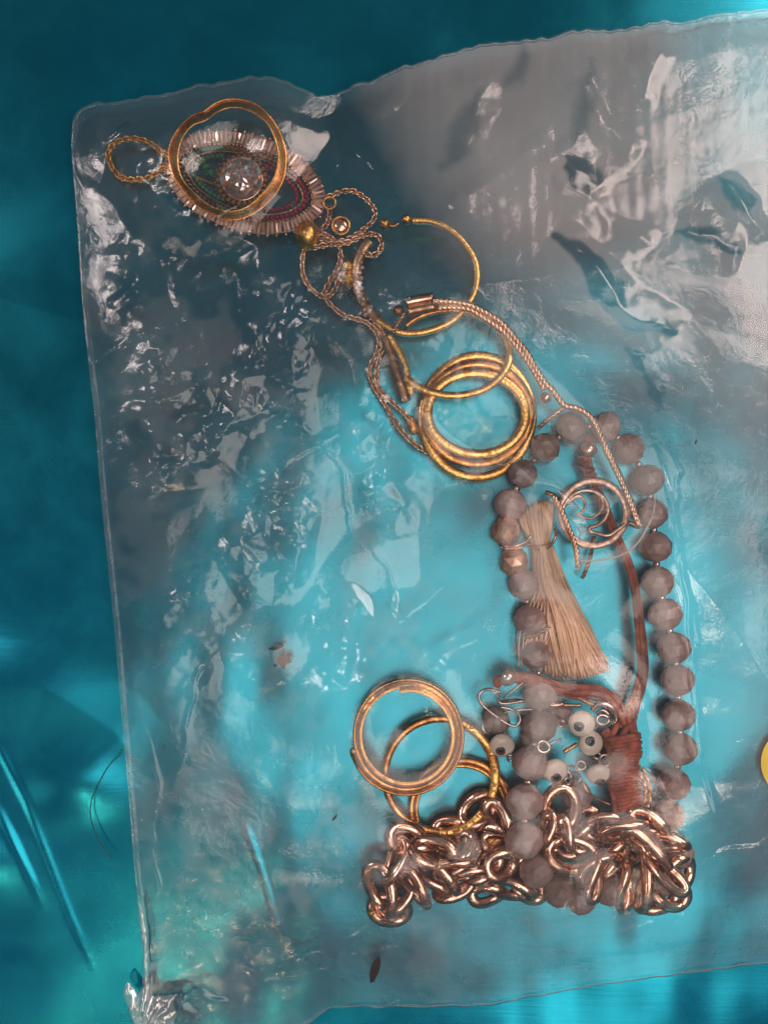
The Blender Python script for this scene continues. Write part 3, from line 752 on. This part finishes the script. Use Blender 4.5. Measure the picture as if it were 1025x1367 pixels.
# --- rust cord bracelet
t = thing('cord_bracelet', 'rust-brown waxed cord bracelet with long wrapped knot and small metal beads on its ends', 'bracelet', 830, 900)
CP = rrect(7.5, 6, .4)
def cordpath(name, pts, off, z, w=6.5):
    parts = []
    for s in (-1, 1):
        P0 = [p + Vector((0, 0, 0)) for p in path3([(p[0], p[1], z) for p in pts], 60)]
        fr = frames(P0, False, UP); Pq = [p + b * (off * s * S) for p, _, _, b in fr]
        parts.append(sweep(Pq, circ(w / 2 * 1.02, 8, w / 2 * .8)))
    V, F = join(parts); return mesh_obj(name, V, F, CORD, t)
cordpath('cord', [(783,612),(788,632),(795,648),(801,664),(812,690),(824,720),(838,752),(847,785),(851,820),(854,860),(856,890),(850,920),(840,945),(834,968)], 2.8, 26, 6.6)
cordpath('cord', [(838,752),(848,785),(853,820),(858,860),(860,890),(857,915),(848,945),(842,968)], 2.4, 20, 6)
cordpath('cord', [(686,903),(706,907),(735,915),(765,921),(795,922),(815,931),(829,948),(836,966)], 3.4, 40, 8)
cordpath('cord', [(700,905),(735,920),(765,928),(795,930),(812,940),(824,955),(831,970)], 2.6, 33, 6)
V, F = join([sphere(W(779 + 3 * k, 613 + 7 * k, 28), 9, 16, 10, 1, .55, .8, .04) for k in range(4)]); mesh_obj('cord_end_knot', V, F, CORD, t)
V, F = sweep(path3([(686,903,40),(700,906,40),(712,909,40)], 14), circ(8.5, 10)); mesh_obj('cord_end_knot', V, F, CORD, t)
V, F = sphere(W(785, 600, 30), 11.5, 20, 14); mesh_obj('metal_bead', V, F, ROSE, t)
V, F = sphere(W(785, 588, 27), 8, 12, 10, 1, .8, .8); mesh_obj('cord_tip', V, F, CORD, t)
V, F = sphere(W(677, 904, 42), 11.5, 20, 14); mesh_obj('metal_bead', V, F, STEEL, t)
V, F = sphere(W(664, 910, 36), 7.5, 12, 10, .9, 1.1, .8); mesh_obj('cord_tip', V, F, CORD, t)
nw = 21
for k in range(nw):
    u = k / (nw - 1); y = 984 + 96 * u; cx = 829 + 7 * u + 2 * math.sin(u * 9); hw = 22 - 5 * u + random.uniform(-1.4, 1.4); tl = 3.5 + random.uniform(-1.5, 1.5)
    pts = []
    for q in range(20):
        a = 2 * PI * q / 20; pts.append((cx + hw * math.cos(a), y + tl * math.cos(a) * -1 + .8 * math.sin(a), 26 + 15 * math.sin(a)))
    P = path3(pts, 26, True); V, F = sweep(P, circ(3.1, 6, 3.6), True); mesh_obj('wrap', V, F, CORD, t)
cordpath('cord', [(834,962),(822,985),(818,1010),(822,1040),(828,1084)], 6, 34, 8)
cordpath('cord', [(842,962),(846,985),(846,1010),(848,1040),(850,1080)], 2, 30, 8)
cordpath('cord', [(806,975),(812,984),(820,1000)], 2, 32, 9)
link_chain('chain_trim', [(856,1030),(861,1042),(864,1058),(862,1074),(857,1084)], t, GOLD, 5.5, 5.0, 1.7, z=22)

# --- evil eye bead chain
t = thing('eye_bead_bracelet', 'bracelet of round cream beads with dark pupils joined by small wire loops', 'bracelet', 760, 1000)
def disc(c, r, h, tilt, n=24):
    V = []; F = []; prof = [(0.0, 1.0), (.35, 1.0), (.7, .86), (.92, .5), (1.0, 0), (.92, -.5), (.5, -.9), (0.0, -1.0)]
    R = Euler(tilt).to_matrix()
    for (s, z) in prof:
        for k in range(n): V.append(Vector(c) + R @ (Vector((r * s * math.cos(2 * PI * k / n), r * s * math.sin(2 * PI * k / n), h * z)) * S))
    for j in range(len(prof) - 1):
        for k in range(n): a = j * n + k; b = j * n + (k + 1) % n; F.append((a, a + n, b + n, b))
    return V, F
for (x, y, z, r, dx, dy, tl) in ((776,966,48,17.5,-3,1.5,(.1,-.1,0)),(788,992,40,16.5,-2,-3,(0,.1,0)),(670,995,30,16.5,-2,4,(.25,0,0)),(741,1029,40,17,0,6,(.2,.1,0)),(798,1033,32,16.5,2,7,(.6,0,0)),(743,951,12,13,0,3,(.1,.1,0))):
    c = W(x, y, z); V, F = disc(c, r, 7, tl); e = mesh_obj('eye_bead', V, F, CREAM, t)
    R = Euler(tl).to_matrix(); nrm = R @ Vector((0, 0, 1))
    c2 = c + R @ (Vector((dx, -dy, 5.4)) * S)
    V, F = disc(c2, r * .47, 2.0, tl, 18); mesh_obj('iris', V, F, IRIS, e)
    c3 = c + R @ (Vector((dx, -dy, 7.2)) * S)
    V, F = disc(c3, r * .22, .9, tl, 14); mesh_obj('pupil', V, F, PUPIL, e)
for (x, y, r, z, tr) in ((804,961,8,50,1.6),(807,1015,7.5,40,1.7),(763,1028,6,42,1.6),(775,1022,6,44,1.5),(651,971,8.5,22,1.9),(668,975,7.5,22,1.6),(749,966,5,46,2),(725,997,8,52,2.2),(681,1012,4,34,1.6),(797,1009,5,40,1.6),(757,1043,5,42,1.6),(768,1038,7,38,1.4)):
    wire('wire_loop', [(p[0], p[1], z + 2.5 * math.sin(i * .5)) for i, p in enumerate(ell(x, y, r, r * random.uniform(.75, 1), random.uniform(0, 180), 12))], tr, STEEL, t, 30, True)
wire('link_wire', [(733,993,50),(742,989,50),(748,986,48)], 1.5, STEEL, t, 8)
wire('link_wire', [(778,1044,42),(785,1058,42),(800,1068,40),(814,1074,38)], 1.5, ROSE, t, 24)
wire('link_wire', [(752,1004,34),(762,998,36),(770,993,38)], 3, GOLD, t, 10)

# --- wire earring / pin tangle
t = thing('wire_earring', 'bent wire earring hook tangled beside the cord end bead', 'earring', 665, 945)
wire('hook', [(668,924,34),(655,920,32),(644,922,30),(639,930,30),(644,941,30),(658,953,32),(677,966,34),(688,969,34),(694,961,34),(690,951,32),(680,946,30),(668,944,30)], 2.0, STEEL, t, 70)
wire('pin', [(672,932,44),(684,922,46),(698,911,46)], 1.6, STEEL, t, 10)
wire('pin', [(665,918,30),(664,928,32),(666,937,34),(676,939,34),(700,935,32)], 1.8, STEEL, t, 20)
wire('bar', [(664,938,26),(690,935,28),(716,939,26),(745,941,30),(775,942,30)], 2.6, BRONZE, t, 30)
wire('bar', [(672,951,26),(690,948,28),(712,947,26)], 1.5, STEEL, t, 16)
wire('bar', [(733,941,36),(742,941,37),(752,940,36)], 3.2, ROSE, t, 8)
t = thing('leverback_earring', 'curled leverback earring clasp between the cord and topmost eye bead', 'earring', 800, 945)
wire('stem', [(762,927,32),(778,935,34),(797,944,36)], 2.2, BRONZE, t, 14)
wire('curl', [(790,948,36),(796,941,38),(804,939,40),(814,943,40),(821,952,38),(822,962,36),(816,966,34)], 3.4, STEEL, t, 40)
wire('curl', [(796,953,34),(803,948,36),(811,953,36),(812,962,34)], 2.2, STEEL, t, 30)

# --- chunky link chain
t = thing('chunky_chain', 'heavy rose-gold curb chain heaped across the bottom of the bag', 'chain', 700, 1150)
LM = {}
def link_mesh(a, b, r):
    key = (round(a / 4), round(b / 4), r)
    if key not in LM:
        V, F = torus_local(key[0] * 4 - r * .5, max(key[1] * 4 - r * .5, 5.5), r, 30, 12, twist=3.2, ry=r * .82)
        me = bpy.data.meshes.new('link'); me.from_pydata(V, [], F); me.shade_smooth(); me.materials.append(ROSE); LM[key] = me
    return LM[key]
LINKS = [(706,1186,14,26,16,-30,.3,0),(726,1150,16,28,18,30,.2,.1),(722,1126,14,26,18,70,.3,0),(542,1121,34,27,19,-20,.1,.3),(526,1149,36,32,15,68,.9,.1),(508,1186,30,36,19,-72,.5,.0),(520,1214,18,28,20,-15,.1,.1),(532,1196,22,28,16,58,.6,0),
 (553,1184,34,32,15,-58,.8,.1),(557,1147,30,28,20,20,.3,.2),(578,1137,40,34,19,-12,.4,0),(581,1170,38,36,20,-38,.6,0),(609,1158,44,28,15,15,.8,0),
 (617,1130,26,26,17,70,.7,.2),(601,1106,10,24,18,5,.1,0),(638,1081,14,29,21,40,.2,.1),(646,1117,12,28,20,10,.2,0),(664,1092,24,27,18,-58,.5,0),
 (626,1172,30,30,16,22,.6,0),(645,1158,22,28,17,35,.5,.1),(670,1154,34,25,20,30,.2,.2),(650,1194,20,26,16,8,.4,0),(686,1188,26,28,15,-18,.6,0),(606,1184,26,28,16,25,.6,0),(694,1160,18,26,18,50,.4,0),(572,1162,16,28,20,0,.1,0),(664,1124,12,26,18,0,.1,0),
 (747,1080,40,30,23,75,.2,.1),(755,1112,46,26,10,-72,1.0,0),(729,1106,40,26,12,80,.9,0),(763,1141,36,36,25,-8,.2,.1),(782,1118,24,26,18,60,.5,0),
 (801,1160,38,32,19,32,.5,.1),(795,1172,44,30,12,78,.9,.1),(820,1146,30,32,18,52,.5,0),(832,1108,50,31,15,14,.8,0),(850,1168,40,46,20,-84,.8,0),
 (862,1132,54,42,17,-40,.9,0),(886,1164,46,38,16,-42,.9,0),(864,1098,44,28,18,-30,.5,0),(894,1126,42,26,15,-12,.7,0),(893,1192,28,28,21,-20,.4,.1),
 (907,1164,30,24,20,60,.3,.1),(834,1184,34,32,12,84,.9,0),(806,1104,26,28,20,10,.3,0),(864,1184,30,34,16,72,.7,0),(777,1094,20,26,18,30,.3,0),(826,1128,18,30,20,-30,.2,0),(842,1146,14,30,22,20,.1,0),(770,1124,14,30,20,20,.1,0),(878,1200,22,27,16,20,.5,0),(790,1140,14,30,20,-30,.1,0)]
for (x, y, z, a, b, rot, tx, ty) in LINKS:
    R = Euler((0, 0, -math.radians(rot) if False else math.radians(rot))).to_matrix() @ Euler((tx * random.choice((-1, 1)), ty, 0)).to_matrix()
    inst('link', link_mesh(a, b, 8.0), t, W(x, y, z), R)
V, F = sphere(W(496, 1218, 26), 5.5, 14, 10); mesh_obj('rivet', V, F, GOLD, t)

# --- clear thread, hairs, debris, yellow disc
V, F = sweep(path3([(874,660),(873,676),(868,694),(855,719),(842,733),(826,742),(799,748),(774,749)], 60, False, 52), circ(1.3, 6))
single('clear_thread', V, F, CLEARTHREAD, 'thin clear nylon thread curving across the cord and grey beads', 'thread')
V, F = sweep(path3([(690,835),(688,852),(689,868),(692,885)], 20, False, 24), circ(.8, 5))
single('dark_hair', V, F, HAIR, 'short dark hair beside the grey beads left of the tassel', 'hair')
V, F = join([sweep(path3([(162,1007),(146,1022),(136,1040),(131,1052)], 30, False, 3), circ(.9, 5)), sweep(path3([(122,1070),(122,1090),(127,1110),(138,1130),(150,1146)], 30, False, 3), circ(1.0, 5))])
V, F = sweep(path3([(p[0], p[1], 1.8 + float(foil_hump(np.array(p[0]), np.array(p[1])))) for p in ((162,1007),(146,1022),(134,1042),(124,1064),(121,1085),(126,1108),(136,1128),(150,1147))], 40), circ(.65, 5))
single('curved_hair', V, F, HAIR, 'thin curved dark hair on the foil just left of the bag edge', 'hair')
def flake(name, pts, z, mat, label):
    n = len(pts); V = [W(x, y, z + random.uniform(0, 1)) for x, y in pts] + [W(x + .4, y + .4, z + 2 + random.uniform(0, 1.5)) for x, y in pts]
    cx = sum(p[0] for p in pts) / n; cy = sum(p[1] for p in pts) / n
    V += [W(cx, cy, z), W(cx, cy, z + 3.5)]
    F = []
    for i in range(n):
        j = (i + 1) % n; F += [(i, j, n + j, n + i), (n + i, n + j, 2 * n + 1), (j, i, 2 * n)]
    return single(name, V, F, mat, label, 'debris', None, False)
def q4(L, ox, oy, s): return [(ox + x / s, oy + y / s) for x, y in L]
flake('dark_flake', q4([(142,130),(175,120),(205,112),(235,97),(250,100),(245,120),(215,136),(180,143),(150,140)], 330, 840, 5.125), 12, DARKFLAKE, 'slim blackish flake just above the star-shaped reddish flake')
flake('red_flake', q4([(200,215),(218,170),(232,168),(240,195),(262,195),(272,168),(285,180),(292,200),(304,212),(298,228),(270,232),(250,274),(232,258),(215,235)], 330, 840, 5.125), 12, RUSTFLAKE, 'reddish-brown star-shaped flake left of the lower rings')
flake('dark_crumb', q4([(180,240),(190,236),(203,240),(204,250),(190,256),(181,250)], 330, 840, 5.125), 12, DARKFLAKE, 'tiny dark crumb touching the lower left of the red flake')
flake('dark_flake', [(506,1276),(508,1284),(505,1298),(499,1310),(494,1312),(493,1300),(496,1288),(501,1280)], 12, DARKFLAKE, 'long dark brown flake below the left end of the heavy chain')
flake('dark_crumb', [(443,1093),(450,1086),(449,1091),(444,1096)], 10, DARKFLAKE, 'small dark crumb on the film between coiled ring and left end of the chain')
flake('dark_crumb', [(926,591),(929,586),(930,588),(927,594)], 14, DARKFLAKE, 'tiny dark speck right of the topmost grey beads')
# yellow disc at the right edge
V = []; F = []
for zt in (2, 5):
    for k in range(48): V.append(W(1062 + 47 * math.cos(2 * PI * k / 48), 1018 + 47 * math.sin(2 * PI * k / 48), zt))
for k in range(48): j = (k + 1) % 48; F.append((k, j, 48 + j, 48 + k))
F.append(tuple(range(48, 96))); F.append(tuple(reversed(range(48))))
yd = single('yellow_disc', V, F, YELLOW, 'bright yellow round disc cut off by the right edge of the photo', 'disc', None, False)

# ---------------------------------------------------------------- the polythene bag
def build_bag():
    top = [(98,160),(108,146),(150,136),(205,128),(255,116),(300,106),(345,103),(385,110),(440,127),(500,102),(560,80),(622,62),(700,50),(800,38),(900,26),(1000,12),(1100,-4)]
    left = [(98,160),(96,200),(103,290),(110,400),(118,480),(127,560),(134,650),(145,760),(155,860),(163,960),(172,1060),(180,1160),(190,1260),(196,1330),(176,1420)]
    bot = [(176,1420),(300,1395),(400,1372),(432,1352),(450,1345),(540,1345),(640,1343),(700,1333),(760,1322),(850,1308),(940,1297),(1100,1275)]
    nu, nv = 500, 680
    def rs(P, n):
        P = catmull(P, 400)[:, :2]; d = np.r_[0, np.cumsum(np.linalg.norm(np.diff(P, axis=0), axis=1))]
        s = np.linspace(0, d[-1], n); return np.stack([np.interp(s, d, P[:, k]) for k in range(2)], 1)
    Tn, Bn, Ln = rs(top, nu), rs(bot, nu), rs(left, nv)
    Rn = np.stack([np.full(nv, 1100.0), np.linspace(-4, 1275, nv)], 1)
    # ragged, hand-torn edge
    jt = (vnoise(np.arange(nu), np.zeros(nu), 5, 3) - .5) * 4 + (vnoise(np.arange(nu), np.zeros(nu), 17, 4) - .5) * 7
    Tn = Tn + np.stack([0 * jt, jt * np.minimum(1, np.arange(nu) / 20)], 1)
    jb = (vnoise(np.arange(nu), np.zeros(nu), 9, 13) - .5) * 2.5; Bn = Bn + np.stack([0 * jb, jb], 1)
    u = np.linspace(0, 1, nu)[None, :, None]; v = np.linspace(0, 1, nv)[:, None, None]
    P = (1 - v) * Tn[None] + v * Bn[None] + (1 - u) * Ln[:, None] + u * Rn[:, None] - ((1 - u) * (1 - v) * Tn[0] + u * (1 - v) * Tn[-1] + (1 - u) * v * Bn[0] + u * v * Bn[-1])
    X, Y = P[..., 0], P[..., 1]
    U, Vv = u[..., 0] + 0 * X, v[..., 0] + 0 * X
    # drape: tallest jewellery under each cell, spread as a tent
    g = 5.0; gx0, gy0 = -40.0, -60.0; ncx, ncy = 240, 310
    hm = np.zeros((ncy, ncx))
    T = np.array(TRACK); tz = T[:, 2] / S; k = (H - tz) / H
    tx = T[:, 0] / S / k + CX; ty = CY - T[:, 1] / S / k
    ix = ((tx - gx0) / g).astype(int); iy = ((ty - gy0) / g).astype(int); ok = (ix >= 0) & (ix < ncx) & (iy >= 0) & (iy < ncy) & (tz > 6)
    np.maximum.at(hm, (iy[ok], ix[ok]), tz[ok])
    for it in range(90):
        q = hm.copy(); sl = 0.33 * g
        q[1:] = np.maximum(q[1:], hm[:-1] - sl); q[:-1] = np.maximum(q[:-1], hm[1:] - sl)
        q[:, 1:] = np.maximum(q[:, 1:], hm[:, :-1] - sl); q[:, :-1] = np.maximum(q[:, :-1], hm[:, 1:] - sl)
        q[1:, 1:] = np.maximum(q[1:, 1:], hm[:-1, :-1] - sl * 1.41); q[:-1, :-1] = np.maximum(q[:-1, :-1], hm[1:, 1:] - sl * 1.41)
        q[1:, :-1] = np.maximum(q[1:, :-1], hm[:-1, 1:] - sl * 1.41); q[:-1, 1:] = np.maximum(q[:-1, 1:], hm[1:, :-1] - sl * 1.41)
        hm = q
    hd = hm.copy()
    hd[1:-1, 1:-1] = np.max([hm[1 + a:ncy - 1 + a, 1 + b:ncx - 1 + b] for a in (-1, 0, 1) for b in (-1, 0, 1)], axis=0)
    for it in range(12):
        q = hd.copy(); q[1:-1, 1:-1] = (hd[:-2, 1:-1] + hd[2:, 1:-1] + hd[1:-1, :-2] + hd[1:-1, 2:] + 2 * hd[1:-1, 1:-1]) / 6; hd = q
    fx = (X - gx0) / g; fy = (Y - gy0) / g; jx = np.clip(np.floor(fx).astype(int), 0, ncx - 2); jy = np.clip(np.floor(fy).astype(int), 0, ncy - 2); fx = np.clip(fx - jx, 0, 1); fy = np.clip(fy - jy, 0, 1)
    drape = hd[jy, jx] * (1 - fx) * (1 - fy) + hd[jy, jx + 1] * fx * (1 - fy) + hd[jy + 1, jx] * (1 - fx) * fy + hd[jy + 1, jx + 1] * fx * fy
    # crumple
    ml = np.clip(blob(X, Y, 260, 560, 190, 260) + .8 * blob(X, Y, 480, 620, 130, 200) + .3 * blob(X, Y, 180, 230, 120, 120) + .35 * blob(X, Y, 480, 800, 120, 120), 0, 1.15)
    mr = np.clip(blob(X, Y, 800, 240, 360, 260), 0, 1)
    mb = np.clip(blob(X, Y, 700, 1270, 330, 90) + .08 * blob(X, Y, 330, 1180, 220, 180), 0, 1)
    A = ((X - 590) - (Y - 440)) / 1.414
    mac = 78 * np.where(A > 60, np.clip(1 - (A - 30) / 640, 0, 1), (1 - 30 / 640) * np.exp(-((A - 60) / 190) ** 2)) * np.clip(Vv * 4, 0, 1) * (lambda q: q * q * (3 - 2 * q))(np.clip((1060 - Y) / 620, 0, 1))
    base0 = np.maximum(drape, mac)
    z = 3.5 + base0
    gate = np.clip(vnoise(X, Y, 75, 51) * 2.5 - .6, 0, 1)
    z += ml * ((.25 + .5 * gate) * 19 * facet(X, Y, 52, 21, .7) + gate * (6.5 * facet(X, Y, 22, 22, .7) + 2.2 * facet(X, Y, 11, 23, .6)))
    z += mr * (8 * facet(X, Y, 210, 31, .9) + 2.0 * facet(X, Y, 90, 32, .9) + .5 * vnoise(X, Y, 26, 33))
    z += mb * (9 * facet(X, Y, 110, 41, .9) + 3.2 * facet(X, Y, 38, 42, .9))
    z += (1 - .7 * mr) * (1 - .75 * blob(X, Y, 310, 1230, 240, 170)) * (5 * vnoise(X, Y, 90, 61) + 1.6 * vnoise(X, Y, 33, 62) + 2.0 * facet(X, Y, 75, 63, .8))
    # folds seen in the film, their lines wandering
    XW = X + 26 * (vnoise(X, Y, 70, 91) - .5) + 9 * (vnoise(X, Y, 19, 92) - .5); YW = Y + 26 * (vnoise(X, Y, 70, 93) - .5) + 9 * (vnoise(X, Y, 19, 94) - .5)
    amp = .35 + 1.1 * vnoise(X, Y, 45, 95)
    for poly, w, a, bk in (([(735,318),(790,365),(850,415),(892,452)], 34, 9, 90), ([(960,230),(985,262),(1012,300),(1030,330)], 24, 8, 60),
                           ([(905,300),(945,318),(990,340)], 30, 8, 60), ([(778,115),(800,160),(850,200)], 20, 6, 60), ([(880,60),(868,100),(858,145)], 18, 6, 60),
                           ([(650,85),(640,130),(600,200)], 30, 7, 90), ([(740,240),(820,290),(880,330)], 22, 5, 80), ([(560,60),(520,120),(470,150)], 24, 5, 70),
                           ([(600,270),(690,215),(745,190)], 26, 6, 90), ([(745,190),(770,225),(815,260)], 40, 7, 90)):
        z += fold(XW, YW, [tuple(p) for p in catmull(poly, 9)], w, a * 1.15, bk) * np.clip(amp, .6, 1.2)
    for poly, w, a in (([(285,290),(308,281),(330,262),(342,258)], 5, 5), ([(342,258),(354,272),(362,290)], 4, 4), ([(188,1205),(192,1260),(199,1330)], 7, 9), ([(199,1330),(220,1345),(250,1330),(300,1345)], 8, 8), ([(205,1340),(215,1360),(220,1390)], 7, 9), ([(395,560),(430,590),(455,640),(480,700),(490,745)], 6, 4), ([(500,700),(505,760),(545,830),(600,760)], 7, 3), ([(330,1310),(450,1260),(530,1225),(610,1180),(690,1130)], 9, 6), ([(340,1330),(460,1285),(560,1262)], 8, 4),
                       ([(900,1240),(960,1180),(1030,1130)], 12, 4), ([(800,1270),(900,1225),(990,1190)], 10, 4), ([(150,830),(185,960),(210,1050),(205,1150),(208,1270)], 8, 5), ([(120,500),(160,470),(230,440)], 8, 6), ([(250,560),(330,640),(400,600),(470,560)], 7, 4),
                       ([(880,600),(905,680),(925,800),(930,900),(936,980),(950,1060),(968,1110)], 7, 5), ([(935,1180),(960,1150),(1010,1140)], 8, 5),
                       ([(420,130),(440,190),(445,250)], 6, 5), ([(455,150),(470,200),(500,240)], 7, 5), ([(130,195),(175,165),(240,140)], 8, 6), ([(240,1030),(250,960),(270,900),(300,860)], 8, 4), ([(560,900),(620,860),(690,840)], 10, 3)):
        z += ridge(XW, YW, [tuple(p) for p in catmull(poly, 9)], w * .8, a * .55, 1.6) * amp
    z = z - 1.2
    z += ridge(X + 4 * (vnoise(X, Y, 40, 96) - .5), Y, [(874, 600), (900, 680), (918, 800), (925, 900), (934, 990), (950, 1070), (966, 1112)], 5, 3.6)
    z += 9 * facet(X, Y, 17, 28, .7) * blob(X, Y, 222, 1345, 38, 30) + 5 * facet(X, Y, 12, 29, .6) * blob(X, Y, 196, 1270, 12, 60)
    # pinched to the foil at the seams
    eb = np.clip(np.minimum(np.minimum(U * 11, Vv * 24), (1 - Vv) * 24), 0, 1); eb = eb * eb * (3 - 2 * eb)
    z = 2.5 + (z - 2.5) * eb
    z = np.maximum(z, np.where(drape > 3, drape + 1.5, 2.2)) + foil_hump(X, Y)
    # bottom-left corner puckers up
    bag = thing('plastic_bag', 'crumpled clear polythene bag holding the heap of jewellery', 'bag', 560, 700)
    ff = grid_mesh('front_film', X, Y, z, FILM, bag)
    # film milkiness with reflected-light haze painted in, strongest upper right
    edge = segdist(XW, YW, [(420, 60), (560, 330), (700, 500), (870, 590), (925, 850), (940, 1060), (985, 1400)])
    painted_haze = np.where(edge[1] > 0, np.clip(edge[0] / 130, 0, 1), 0)
    painted_haze = painted_haze * (.55 + .45 * np.clip((900 - Y) / 600, 0, 1)) * (.65 + .7 * vnoise(XW, YW, 120, 99)) + .12 * mb + .03 * ml
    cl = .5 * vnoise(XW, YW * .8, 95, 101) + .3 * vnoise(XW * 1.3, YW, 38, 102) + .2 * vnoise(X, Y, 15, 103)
    painted_haze = painted_haze + .55 * np.clip((cl - .5) / .12, 0, 1) * np.clip(blob(X, Y, 440, 1080, 260, 260) + .4 * ml, 0, 1)
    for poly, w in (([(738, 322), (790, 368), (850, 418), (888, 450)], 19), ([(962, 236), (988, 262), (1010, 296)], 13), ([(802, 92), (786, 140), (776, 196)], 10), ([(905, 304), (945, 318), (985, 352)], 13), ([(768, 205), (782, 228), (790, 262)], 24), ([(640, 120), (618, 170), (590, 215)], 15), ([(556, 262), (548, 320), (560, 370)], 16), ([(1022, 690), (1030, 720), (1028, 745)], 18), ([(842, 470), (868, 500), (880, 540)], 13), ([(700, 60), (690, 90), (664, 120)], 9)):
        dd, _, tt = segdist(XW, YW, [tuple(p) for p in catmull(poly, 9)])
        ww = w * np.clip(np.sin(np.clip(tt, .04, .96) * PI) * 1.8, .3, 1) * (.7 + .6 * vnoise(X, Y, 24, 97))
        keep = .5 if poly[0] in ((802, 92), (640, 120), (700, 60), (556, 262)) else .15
        painted_haze = painted_haze * (keep + (1 - keep) * np.clip((dd - ww) / (14 if keep > .3 else 5) + .5, 0, 1))  # painted haze thinned in slashes, for folds tilted away from the light
    at = ff.data.attributes.new('painted_haze', 'FLOAT', 'POINT'); at.data.foreach_set('value', painted_haze.astype(np.float32).ravel())
    s_ = slice(None, None, 5)
    zb = np.full_like(z, 0.9) + .8 * vnoise(X, Y, 70, 71)
    grid_mesh('back_film', X[s_, s_], Y[s_, s_], (np.minimum(zb, 1.9) + foil_hump(X, Y))[s_, s_], FILMB, bag)
    # puckered corner and edge strip added in paler, glossier film to give the glare
    th = np.linspace(-.15, PI * .62, 90)[None, :]; rr_ = np.linspace(0, 1, 46)[:, None]
    R_ = rr_ * (48 + 26 * vnoise(th * 60, 0 * th, 12, 111)); PX = 186 + R_ * np.cos(th) * 1.0; PY = 1388 - R_ * np.sin(th) * 1.15
    PZ = 3 + 9 * (1 - rr_) ** .8 * (rr_ > -1) + 7 * facet(PX, PY, 16, 112, .7) * rr_ * (1.2 - rr_) * 2.4 + 3.5 * np.abs(np.sin(th * 9 + 2 * vnoise(PX, PY, 20, 113))) * rr_ * (1 - rr_) * 3
    grid_mesh('puckered_corner', PX, PY, PZ, PUCKER, bag)
    tt_ = np.linspace(0, 1, 80)[:, None]; aa_ = np.linspace(-1, 1, 9)[None, :]
    wd = (1.5 + 4.2 * np.sin(tt_ * PI) ** .6) * (.7 + .6 * vnoise(tt_ * 100, 0 * tt_, 9, 114))
    PX = 187 + 13 * tt_ + 2.5 * np.sin(tt_ * 5) + aa_ * wd; PY = 1208 + 128 * tt_ + 0 * aa_
    PZ = 5 + 5 * (1 - aa_ ** 2) + 2.0 * facet(PX, PY, 10, 115, .6)
    grid_mesh('edge_glint_strip', PX, PY, PZ, PUCKER, bag)
    # seams: narrow welded strips along the edges
    def strip(name, E, off, zt, w0=0.0):
        n = len(E); a = np.linspace(0, 1, 6)
        d = np.gradient(E, axis=0); d /= np.linalg.norm(d, axis=1)[:, None]; nn = np.stack([-d[:, 1], d[:, 0]], 1) * off
        PX = E[:, 0][None] + nn[:, 0][None] * a[:, None]; PY = E[:, 1][None] + nn[:, 1][None] * a[:, None]
        sh = np.array([0.4, .8, 1.0, .9, .6, .3])[:, None]
        Z = 2.6 + zt * sh * (.5 + vnoise(PX, PY, 14, 81)) + 0.5 * facet(PX, PY, 12, 82, .6)
        grid_mesh(name, PX, PY, Z + foil_hump(PX, PY), SEAM, bag)
    strip('side_seam', Ln[::2], -8, 1.0)
    strip('top_seam', Tn[::2], 5, 1.6)
    strip('bottom_seam', Bn[::2], -5, 2.5)
    return bag
bag = build_bag()
